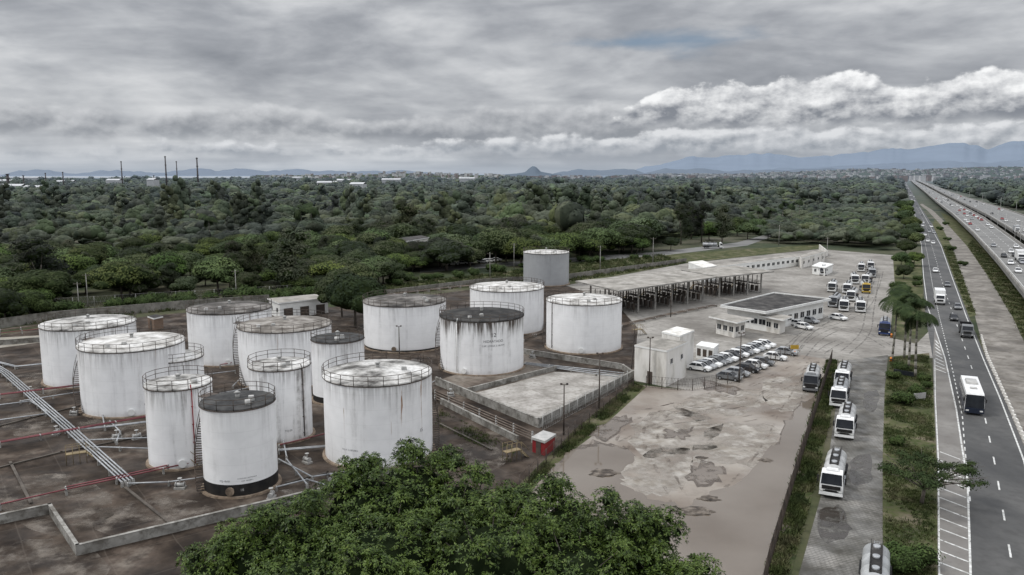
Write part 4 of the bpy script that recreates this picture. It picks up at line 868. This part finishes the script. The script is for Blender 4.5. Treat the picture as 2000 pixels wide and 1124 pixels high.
for k,kind in enumerate(('round','round','round','wide','wide','tall','tall','round')):
    g=np.random.default_rng(100+k); C,Rd=lobes(kind,g)
    lv,lq=leaves(C,Rd,4000,.24,g,lo=.9,hi=1.09 if kind!='tall' else 1.35)
    cv,ct=cores(C,Rd,I2,g,.9 if kind!='tall' else .65,.05)
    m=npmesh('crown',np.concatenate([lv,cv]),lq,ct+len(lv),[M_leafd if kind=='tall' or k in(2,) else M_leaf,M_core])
    VARS.append((kind,m,trunkmesh(C,0,.3,g)))
def tree(k,p,s,rz,lab,group='trees in the woodland',name='tree'):
    kind,cm,tm=VARS[k]; r=root(name,lab,'tree',p,rz,group); r.scale=(s[0],s[0],s[1]) if hasattr(s,'__len__') else (s,s,s)
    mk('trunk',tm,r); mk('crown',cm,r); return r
FOREST=[(-150,618),(0,610),(150,600),(350,590),(500,579),(640,571),(760,558),(840,535),(1000,524),(1200,503),(1280,494),(1296,466),(1400,462),(1500,447),(1520,455),(1540,478),(1600,477),(1742,488),(1745,470),(1752,430),(1758,400),(1756,352),(-150,351)]
SCRUB=[(1480,470),(1540,480),(1600,478),(1742,490),(1746,470),(1752,430),(1757,405),(1600,405),(1500,420)]
RIGHTF=[(1822,356),(1835,352),(2200,352),(2200,470),(2060,432),(1960,402),(1895,382),(1850,368)]
g=np.random.default_rng(5)
def grid(d0,d1,sp,polys):
    xs=np.arange(-d1*.72,d1*.78,sp); ys=np.arange(d0*.7,d1,sp)
    Xg,Yg=np.meshgrid(xs,ys); Xg=Xg+g.uniform(-.45,.45,Xg.shape)*sp; Yg=Yg+g.uniform(-.45,.45,Yg.shape)*sp
    out=[]
    for x,y in zip(Xg.ravel(),Yg.ravel()):
        dd=math.hypot(x,y)
        if dd<d0 or dd>d1: continue
        px,py=proj(x,y)
        if any(inpoly(px,py,P) for P in polys): out.append((x,y,dd,px,py))
    return out
near=[q for q in grid(150,480,10.6,(FOREST,RIGHTF)) if not inpoly(q[3],q[4],SCRUB)]; mid=[q for q in grid(480,950,12.5,(FOREST,RIGHTF)) if not inpoly(q[3],q[4],SCRUB)]; far=grid(950,3600,24,(FOREST,RIGHTF)); scrub=grid(250,900,8.0,(SCRUB,))
near.sort(key=lambda q:q[2])
def tsize(x,y,px,py):
    n1=math.sin(x*.013+1)+math.sin(y*.017+x*.008)+math.sin(x*.041+y*.03)*.6
    return max(.5,1.1+.17*n1+g.uniform(-.38,.4))
indiv=near[:300]; rest=near[300:]
labs={'round':'dense green broadleaf tree in the woodland','wide':'spreading green shade tree in the woodland','tall':'tall dark feathery tree in the woodland'}
for (x,y,dd,px,py) in indiv:
    k=int(g.choice(8,p=[.18,.18,.1,.19,.17,.03,.03,.12])); s=tsize(x,y,px,py)*(.9 if px<700 else 1.0); tree(k,(x,y,0),(s*g.uniform(.95,1.2),s*g.uniform(.72,1.05)),g.uniform(0,6.28),labs[VARS[k][0]])
LOD=[]
for k,kind in enumerate(('round','wide','tall','round','wide')):
    gg=np.random.default_rng(200+k); C,Rd=lobes(kind,gg); lv,lq=leaves(C,Rd,520,.44,gg,hi=1.08); cv,ct=cores(C,Rd,I2,gg,.92,.05); LOD.append((lv,lq,cv,ct))
LOD3=[]
for k in range(4):
    gg=np.random.default_rng(300+k); n=5; a=gg.uniform(0,6.28,n); C=np.stack([7*np.cos(a),7*np.sin(a),gg.uniform(4,11,n)],1); Rd=gg.uniform(4,7.5,(n,1))*np.array([[1,1,.75]]); lv,lq=leaves(C,Rd,110,1.3,gg,hi=1.2); cv,ct=cores(C,Rd,I2,gg,.9,.1); LOD3.append((lv,lq,cv,ct))
def mass(name,pts,lods,zs,lab,tall=0,sc=1.0):
    Vq=[];Q=[];T=[];o_=0
    for (x,y,dd,px,py) in pts:
        k=int(g.choice(len(lods),p=[.26,.26,.08,.2,.2])) if len(lods)==5 else int(g.integers(len(lods)))
        lv,lq,cv,ct=lods[k]; s=tsize(x,y,px,py)*sc
        sz=s*1.35 if tall and g.random()<.1 else s*g.uniform(.75,1.05)
        a=g.uniform(0,6.28); M_=np.array([[math.cos(a)*s,-math.sin(a)*s,0],[math.sin(a)*s,math.cos(a)*s,0],[0,0,sz*zs]])
        v=np.concatenate([lv,cv])@M_.T+np.array([x,y,0]); Vq.append(v); Q.append(lq+o_); T.append(ct+len(lv)+o_); o_+=len(v)
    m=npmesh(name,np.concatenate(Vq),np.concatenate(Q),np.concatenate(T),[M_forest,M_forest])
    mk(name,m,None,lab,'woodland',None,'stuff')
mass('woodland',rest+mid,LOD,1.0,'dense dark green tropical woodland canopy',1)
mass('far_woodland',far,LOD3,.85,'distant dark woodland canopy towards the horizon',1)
mass('scrubland',scrub,[LOD[0],LOD[1],LOD[3]],.95,'dense green trees and scrub beside the motorway',0,.68)
print('trees',len(indiv),len(rest),len(mid),len(far),len(scrub))
tree(1,G(694,640),(1.3,1.3),1.0,'dense dark tree beside the pump house','trees near the tanks')
tree(3,G(668,618),(.9,1.3),2.0,'dense dark tree beside the pump house','trees near the tanks')
for (x,y,k,s) in ((740,556,3,1.0),(700,575,0,1.0),(60,628,0,.8),(10,634,2,.9),(1410,478,6,1.2),(1370,474,5,1.25),(1385,470,0,1.1),(1330,478,5,1.2),(1250,492,3,1.1),(1150,500,4,1.1),(1060,505,3,1.1),(1460,468,3,1.0),(1440,462,0,1.2),(1480,458,4,1.1),(1350,468,6,1.2),(1770,478,3,.9),(1785,465,0,.9),(1768,500,1,.75),(1780,452,3,1.0),(1765,440,1,1.1),(1790,480,0,.7),(1760,520,0,.6),(1785,520,3,.6),(1310,490,3,.7),(1500,470,3,.8),(1770,425,0,1.1),(1760,415,3,1.2),(1775,410,1,1.0),(1765,545,2,.5)):
    tree(k,G(x,y),s,x*.7,labs[VARS[k][0]],'trees near the yard')
g2=np.random.default_rng(77); C,Rd=lobes('bush',g2); lv,lq=leaves(C,Rd,1100,.14,g2,lo=.75,hi=1.25); cv,ct=cores(C,Rd,I2,g2,.8)
bm_=npmesh('bush',np.concatenate([lv,cv]),lq,ct+len(lv),[M_leafn,M_core])
random.seed(21)
for (x,y,s) in [(1770,790,.9),(1785,775,.7),(1780,1100,1.0),(1762,1118,.7),(1860,490,1),(1850,470,1),(1880,520,.9),(1835,450,1.1),(1845,440,1.2),(1745,740,.6),(1750,870,.5),(1812,760,.5),(1755,725,.7),(1800,745,.6)]+[(random.uniform(0,640),0,random.uniform(.9,1.6)) for _ in range(34)]+[(random.uniform(1750,1797),random.uniform(500,600),random.uniform(.5,1)) for _ in range(22)]+[(random.uniform(760,1290),-1,random.uniform(.7,1.2)) for _ in range(30)]:
    if y==0: y=np.interp(x,[0,360,640],[622,597,580])+random.uniform(-6,4)
    if y==-1: y=np.interp(x,[760,1000,1290],[556,532,502])+random.uniform(-8,4)
    o=mk('bush',bm_,None,'leafy green bush on the grass verge','bush','bushes on the verges',None,G(x,y),random.uniform(0,6)); o.scale=(s,s,s*random.uniform(.7,1.1))
def tufts(poly,n,s,name,lab,m,z=.03):
    P=[(p.x,p.y) for p in (G(*q) for q in poly)]; xs=[p[0] for p in P];ys=[p[1] for p in P]; pts=[]
    while len(pts)<n:
        x=random.uniform(min(xs),max(xs));y=random.uniform(min(ys),max(ys))
        if inpoly(x,y,P) and math.sin(x*.9)+math.sin(y*.7+x*.3)+random.uniform(-1,1.6)>0: pts.append((x,y,z))
    g_=np.random.default_rng(n); pts=np.repeat(np.array(pts),5,0); k=len(pts); pts[:,:2]+=g_.normal(0,s*.5,(k,2))
    a=g_.uniform(0,6.28,k); dx=np.stack([np.cos(a),np.sin(a),0*a],1)*(s*.18); tip=np.stack([g_.normal(0,s*.5,k),g_.normal(0,s*.5,k),g_.uniform(.4,1.3,k)*s],1)
    V=np.stack([pts-dx,pts+dx,pts+tip+dx*.3,pts+tip-dx*.3],1).reshape(-1,3)
    mk(name,npmesh(name,V,np.arange(k*4).reshape(-1,4),np.zeros((0,3)),[m]),None,lab,'grass',None,'stuff')
M_weed=leafmat('weeds',(.035,.05,.016),(.06,.074,.025),(.11,.105,.055),objrand=0,s=.3)
tufts([(1730,1200),(1728,900),(1730,760),(1742,700),(1812,693),(1820,760),(1826,900),(1828,1200)],6500,.22,'verge_weeds','patchy weeds on the roadside verge',M_weed)
tufts([(1490,1124),(1500,1124),(1590,800),(1618,706),(1634,706),(1622,800),(1590,940),(1535,1124)],4500,.42,'fence_weeds','tall weeds growing along the wire fence',M_weed)
tufts([(1010,960),(1130,838),(1238,748),(1255,757),(1150,850),(1100,890),(1040,950)],2400,.3,'lot_weeds','weeds along the edge of the mud lot',M_weed)
tufts([(0,640),(360,606),(640,592),(900,562),(1110,552),(1340,515),(1290,498),(1000,530),(640,572),(0,616)],6000,.7,'back_weeds','rough grass between boundary wall and wood',M_weed)
tufts([(2024,710),(1978,620),(1930,540),(1890,480),(1900,470),(1960,530),(2040,640)],3000,.4,'viaduct_weeds','rough grass beside the elevated motorway',M_weed)
tufts([(1905,612),(1880,540),(1858,480),(1842,482),(1864,540),(1895,615)],1500,.4,'median_weeds','rough grass on the road median',M_weed)
tufts([(860,800),(1010,880),(1000,905),(850,830)],400,.22,'bund_weeds','weeds between containment walls',M_weed)
# foreground tree
g=np.random.default_rng(9)
LB=[(800,978,40,2.5),(715,1005,39,2.4),(900,1022,39,2.6),(610,1072,37,2.3),(500,1100,36,1.9),(420,1155,35,1.7),(1010,1050,39,2.1),(1110,1045,38,2.0),(1215,1082,37,2.1),(1270,1052,37,1.2),(1290,1155,35.5,2.0),(1375,1170,34,1.5),(750,1130,35,3.2),(950,1130,35,3.3),(1120,1150,35,2.9),(600,1180,34,3),(850,1250,37,4.5),(1100,1300,38,4),(650,1300,37,4),(860,1150,44,4.2),(1050,1180,43,3.6),(680,1190,42,3.6),(805,900,40,.6),(735,910,39.5,.5),(870,915,40,.7),(700,935,39,.6),(1075,965,38.5,.5),(1195,985,37,.5),(1010,975,39,.5),(590,985,37,.5),(520,1030,36,.5),(455,1075,35.5,.45),(940,945,39,.5)]
C=np.array([tuple(AT(a,b,c_)) for a,b,c_,_ in LB]); Rd=np.array([[r_,r_,r_*.9] for *_,r_ in LB])
nsub=520; pr=Rd[:,0]/Rd[:,0].sum(); idx=g.choice(len(C),nsub,p=pr); dd=unit(nsub,g); dd[:,2]=np.abs(dd[:,2])*.9+.05; C2=C[idx]+Rd[idx]*dd*g.uniform(.85,1.32,(nsub,1)); R2=g.uniform(.2,.7,(nsub,1))*np.ones((1,3))
Ca=np.concatenate([C,C2]);Ra=np.concatenate([Rd,R2])
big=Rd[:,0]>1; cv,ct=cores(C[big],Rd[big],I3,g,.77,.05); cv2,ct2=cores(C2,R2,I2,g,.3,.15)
def sprays(Cn,Rd,n,g,L):
    w=Rd[:,0]**1.5; idx=g.choice(len(Cn),n,p=w/w.sum()); d_=unit(n,g); d_[:,2]=np.where(d_[:,2]<-.35,-d_[:,2],d_[:,2])
    pos=Cn[idx]+Rd[idx]*d_*g.uniform(.76,1.12,(n,1)); nl=9; N_=n*nl
    pos=np.repeat(pos,nl,0); ax=np.repeat(d_+np.array([0,0,.6]),nl,0); ax/=np.linalg.norm(ax,axis=1)[:,None]
    rd=unit(N_,g); rd-=ax*(rd*ax).sum(1)[:,None]; rd/=np.linalg.norm(rd,axis=1)[:,None]
    dr=rd+ax*g.uniform(-.15,.7,(N_,1)); dr/=np.linalg.norm(dr,axis=1)[:,None]
    sd_=np.cross(dr,ax+unit(N_,g)*.3); sd_/=np.linalg.norm(sd_,axis=1)[:,None]; ln=L*g.uniform(.7,1.3,(N_,1))
    a=pos+dr*.03; b=pos+dr*ln*.55+sd_*ln*.14; c_=pos+dr*ln-np.array([0,0,1])*ln*.15; e=pos+dr*ln*.55-sd_*ln*.14
    return np.stack([a,b,c_,e],1).reshape(-1,3),np.arange(N_*4).reshape(-1,4)
sv,sq=sprays(Ca,Ra,28000,g,.21)
r=root('tree','large leafy broadleaf tree in front of the tanks','tree',(0,0,0)); tb_=AT(860,1250,38.5); r.location=(tb_.x,tb_.y,0); off=np.array([tb_.x,tb_.y,0])
Vall=np.concatenate([sv,cv,cv2])-off; Tt=np.concatenate([ct+len(sv),ct2+len(sv)+len(cv)])
def nearleaf():
    m,t,B=newmat('broad_leaf'); v=coord(t,'pos'); n1=noise(t,v,.6,3); n2=noise(t,v,4.5,2,.8)
    c=ramp(t,n1,[(.35,(.03,.053,.009)),(.5,(.05,.084,.014)),(.65,(.075,.115,.02))]); c=mixc(t,mrange(t,n2,.52,.74),c,(.15,.19,.05)); c=mixc(t,mrange(t,n2,.48,.34),c,(.008,.014,.004))  # noise paints leaf highlights into the colour, plus random dark patches
    t.links.new(c,B.inputs['Base Color']); B.inputs['Roughness'].default_value=.45; B.inputs['Specular IOR Level'].default_value=.2; return m
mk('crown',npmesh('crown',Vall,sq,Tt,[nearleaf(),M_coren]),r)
b=MB().cyl((0,0,-.3),(.3,.2,9),.75,.5,14)
for c_,_r in zip(C,Rd): 
    c_=c_-off; mid=Vector((c_[0]*.45,c_[1]*.45,9+(c_[2]-9)*.55)); b.cyl((.3,.2,8.8),mid,.32,.12,8).cyl(mid,tuple(c_),.12,.03,6)
for c_,i_ in zip(C2,idx): b.cyl(tuple(C[i_]-off),tuple(c_-off),.05,.02,4,caps=False)
b.obj('trunk',M_bark,r)
g=np.random.default_rng(31); base=G(1800,985); n=26; a=g.uniform(0,6.28,n); rr=np.sqrt(g.uniform(0,1,n))*5; C=np.stack([rr*np.cos(a)+.5,rr*np.sin(a),3.9+g.uniform(-.5,.9,n)-rr*.1],1); Rd=g.uniform(.6,1.2,(n,1))*np.array([[1,1,.5]])
lv,lq=leaves(C,Rd,9000,.1,g,lo=.3,hi=1.3)
r=root('tree','low spreading sparse tree on the grass verge','tree',(base.x,base.y,0)); mk('crown',npmesh('crown',lv,lq,np.zeros((0,3)),[M_palm]),r)
b=MB().cyl((0,0,0),(.2,0,1.8),.22,.17,8)
for c_ in C: mid=Vector((c_[0]*.5,c_[1]*.5,2.9)); b.cyl((.2,0,1.7),mid,.1,.06,5).cyl(mid,tuple(c_),.06,.02,5)
for k in range(14): a_=g.uniform(0,6.28); b.cyl((2.5*math.cos(a_),2.5*math.sin(a_),3.4),(6*math.cos(a_),6*math.sin(a_),4.6),.035,.012,4)
b.obj('trunk',M_bark,r)
def palm_meshes(h,L,nf,seed):
    g=np.random.default_rng(seed); tr=MB(); pts=[(math.sin(f*1.5)*h*.03,0,h*f) for f in np.linspace(0,1,9)]
    for i in range(8): tr.cyl(pts[i],pts[i+1],.24-.012*i,.24-.012*(i+1),9)
    tr.cyl(pts[-1],(pts[-1][0],0,h+.7),.15,.06,8,1)
    V=[];Q=[]; top=np.array([pts[-1][0],0,h+.4]); b=MB()
    for k in range(nf):
        a=k*2.4; e0=-.25+1.5*((k*.618)%1); dr=np.array([math.cos(a),math.sin(a),0]); sd_=np.array([-math.sin(a),math.cos(a),0]); P=top.copy(); ang=e0; N_=14; prev=P
        for j in range(N_):
            ang-=.135; P=prev+(dr*math.cos(ang)+np.array([0,0,1])*math.sin(ang))*L/N_; b.cyl(tuple(prev),tuple(P),.03,.025,3,caps=False)
            ll=L*.24*math.sin(math.pi*min(1,(j+1.5)/(N_+1)))**.6
            for s in (-1,1):
                for u in (.15,.5,.85):
                    q=prev+(P-prev)*u; tp=q+sd_*s*ll*.8+(P-prev)/np.linalg.norm(P-prev)*ll*.45+np.array([0,0,-ll*g.uniform(.1,.6)]); w=(P-prev)*.17
                    o_=len(V); V+= [q-w,q+w,tp+w*.3,tp-w*.3]; Q.append([o_,o_+1,o_+2,o_+3])
            prev=P
    o_=len(V); V+= [np.array(v) for v in b.V]; Q+= [[i+o_ for i in f] for f in b.F]
    return tr.mesh('trunk',[mat('palm_trunk',[(.13,.12,.1),(.22,.21,.18)],1,.9,stretch=(1,1,4)),M_palm]),npmesh('crown',V,Q,np.zeros((0,3)),[M_palm])
PM=[palm_meshes(10.8,4.5,28,1),palm_meshes(12.3,4.5,28,2)]
for k,(x,y,s,kk) in enumerate(((1742,706,.92,1),(1766,700,1.0,1),(1788,736,1.0,0),(1775,718,.95,1),(1200,438,1.3,1),(1215,435,1.4,0),(1480,450,1.1,1),(1506,446,1.1,0),(1528,440,1.2,1),(1545,435,1.2,0),(1465,455,1,0),(610,480,1.5,1),(412,485,1.3,0),(1160,440,1.3,0),(1560,430,1.2,1),(1235,434,1.4,1),(1260,434,1.3,0),(1180,437,1.3,1),(590,470,1.5,0))):
    r=root('palm_tree','tall palm tree with drooping fronds'+(' on the roadside verge' if k<4 else ' above the woodland'),'palm tree',G(x,y),k*1.3,'palm trees'); r.scale=(s,s,s); mk('trunk',PM[kk][0],r); mk('crown',PM[kk][1],r)
# ---------------- street furniture ----------------
random.seed(5)
def pole(px,py,h,arms,lab,name='utility_pole',m=M_conc,rz=0):
    p=G(px,py); r=root(name,lab,'pole',(p.x,p.y,0),rz)
    MB().cyl((0,0,0),(0,0,h),.12 if arms=='flood' else .16,.07,8).obj('mast',m,r)
    b=MB()
    if arms=='cross': b.box((0,0,h-.5),(2,.12,.12)).cyl((-.8,0,h-.45),(-.8,0,h-.2),.06,.06,6).cyl((0,0,h-.45),(0,0,h-.2),.06,.06,6).cyl((.8,0,h-.45),(.8,0,h-.2),.06,.06,6); b.obj('crossarm',M_bark,r)
    if arms=='flood': b.box((0,0,h),(.9,.07,.07)).box((-.4,-.1,h+.13),(.3,.18,.22)).box((.4,-.1,h+.13),(.3,.18,.22)); b.obj('floodlight',M_rail,r)
    if arms=='lamp':
        for s in (-1,1): b.cyl((0,0,h-.1),(s*2.2,0,h+.4),.06,.04,6).box((s*2.5,0,h+.42),(.8,.25,.12))
        b.obj('lamp_head',M_railw,r)
    return r
pole(780,692,5.5,'flood','thin floodlight mast between storage tanks','floodlight_mast',M_rail)
for x,y,h in ((1170,800,8.5),(1101,850,7),(1268,752,8),(1444,748,8.5),(1310,620,7)): pole(x,y,h,'flood','dark floodlight mast beside the fence','floodlight_mast',M_rail)
for x,y,h in ((172,600,9),(155,612,8),(462,590,9),(1172,535,10),(957,545,9),(1275,520,11),(1521,480,10),(1615,500,8),(1004,528,10)): pole(x,y,h,'cross','grey utility pole with crossarm by the wood')
lp=None
for k in range(26):
    i=k//4; u=(k%4)/4
    if i+1>=len(VB)-1: break
    p=(lerp(VB[i+1],VB[i+2],u)+lerp(VC[i+1],VC[i+2],u))/2
    if lp is None:
        lp=pole(1900,500,14,'lamp','tall double-armed lamp between motorway carriageways','street_lamp',M_railw,HEAD); lp['group']='motorway street lamps'; lp.location=(p.x,p.y,0)
    else: clone(lp,(p.x,p.y,0),HEAD)
for k in range(14):
    i=1+k//2; u=(k%2)/2
    p=lerp(VD[min(i,8)],VD[min(i+1,9)],u); clone(lp,(p.x+2,p.y,0),HEAD)
bmx=MB().box((0,0,.25),(.9,.4,.5),0,0,.75,.7).mesh('road_block',[M_wall]); 
for k,p in enumerate(resample([(1998,868),(1958,775),(1924,696),(1912,655)],2.1)):
    mk('road_block',bmx,None,'small worn white concrete block at road edge','road block','concrete blocks along the road edge',None,(p.x+.4,p.y,.03),HEAD+random.uniform(-.3,.3)+1.57)
def sign(px,py,w,h,zb,m,lab,rz=0):
    p=G(px,py); r=root('sign',lab,'sign',(p.x,p.y,0),rz)
    for s in (-1,1): MB().cyl((s*w*.4,0,0),(s*w*.4,0,zb+h),.05,.05,6).obj('post',M_railw,r)
    MB().box((0,-.06,zb+h/2),(w,.05,h)).obj('board',m,r)
sign(1795,785,2.4,.9,.5,M_railw,'small weathered board on the grass verge',.3)
sign(1765,735,3.4,.8,.2,M_glass,'low dark banner board on the verge beside palms',-.8)
sign(1551,698,1.6,.8,1.6,M_yel,'yellow warning board at the gate')
for x,y in ((1552,695),(1740,707),(1741,660)):
    p=G(x,y); MB().cyl((0,0,0),(0,0,.9),.22,.18,12).cyl((0,0,.35),(0,0,.55),.23,.22,12,1).cyl((0,0,0),(0,0,.06),.35,.35,12,1).obj('traffic_drum',[mat('orange_plastic',[(.6,.2,.03)],1,.5),M_rub],label='orange traffic drum at the yard gate',cat='traffic drum',group='traffic drums',loc=p)
for k,(x,y) in enumerate(((145,812),(267,858),(530,975),(600,905),(352,955),(228,858),(60,770),(1040,700),(880,775),(440,815),(110,850),(650,948))):
    p=G(x,y); MB().box((0,0,.12),(1.2,.8,.24),1).cyl((-.4,0,.5),(.4,0,.5),.2,.2,12).cyl((0,0,.5),(0,0,1.2),.07,.07,8).cyl((0,0,1.2),(0,0,1.25),.25,.25,14).cyl((-.5,0,.5),(-.4,0,.5),.3,.3,12).cyl((.4,0,.5),(.5,0,.5),.3,.3,12).obj('valve',[M_railw,M_conc],label='pale painted pipe valve on concrete plinth',cat='valve',group='pipe valves',loc=p,rz=k*.8)
for (x,y,rz) in ((352,915,.3),(150,905,.5),(730,905,.2),(500,900,.1),(1000,900,.6),(1245,655,.5)):
    p=G(x,y); b=MB().box((0,0,1.3),(2.2,.9,.08))
    for s in (-1,1):
        for j in range(4): b.cyl((-1.1+j*.73,s*.45,0),(-1.1+j*.73,s*.45,2.3),.03,.03,4)
        b.cyl((-1.1,s*.45,2.3),(1.1,s*.45,2.3),.03,.03,4); b.cyl((1.1,s*.45,1.3),(2.3,s*.45,0),.05,.05,4); b.cyl((1.1,s*.45,2.3),(2.3,s*.45,1),.03,.03,4)
    for j in range(5): b.box((1.2+j*.24,0,1.15-j*.25),(.2,.9,.04))
    b.obj('crossover_stairs',mat('ochre_steel',[(.17,.13,.07),(.26,.2,.11)],1,.6),label='small ochre steel crossover stairs over pipes',cat='stairs',group='pipe crossover stairs',loc=p,rz=rz)
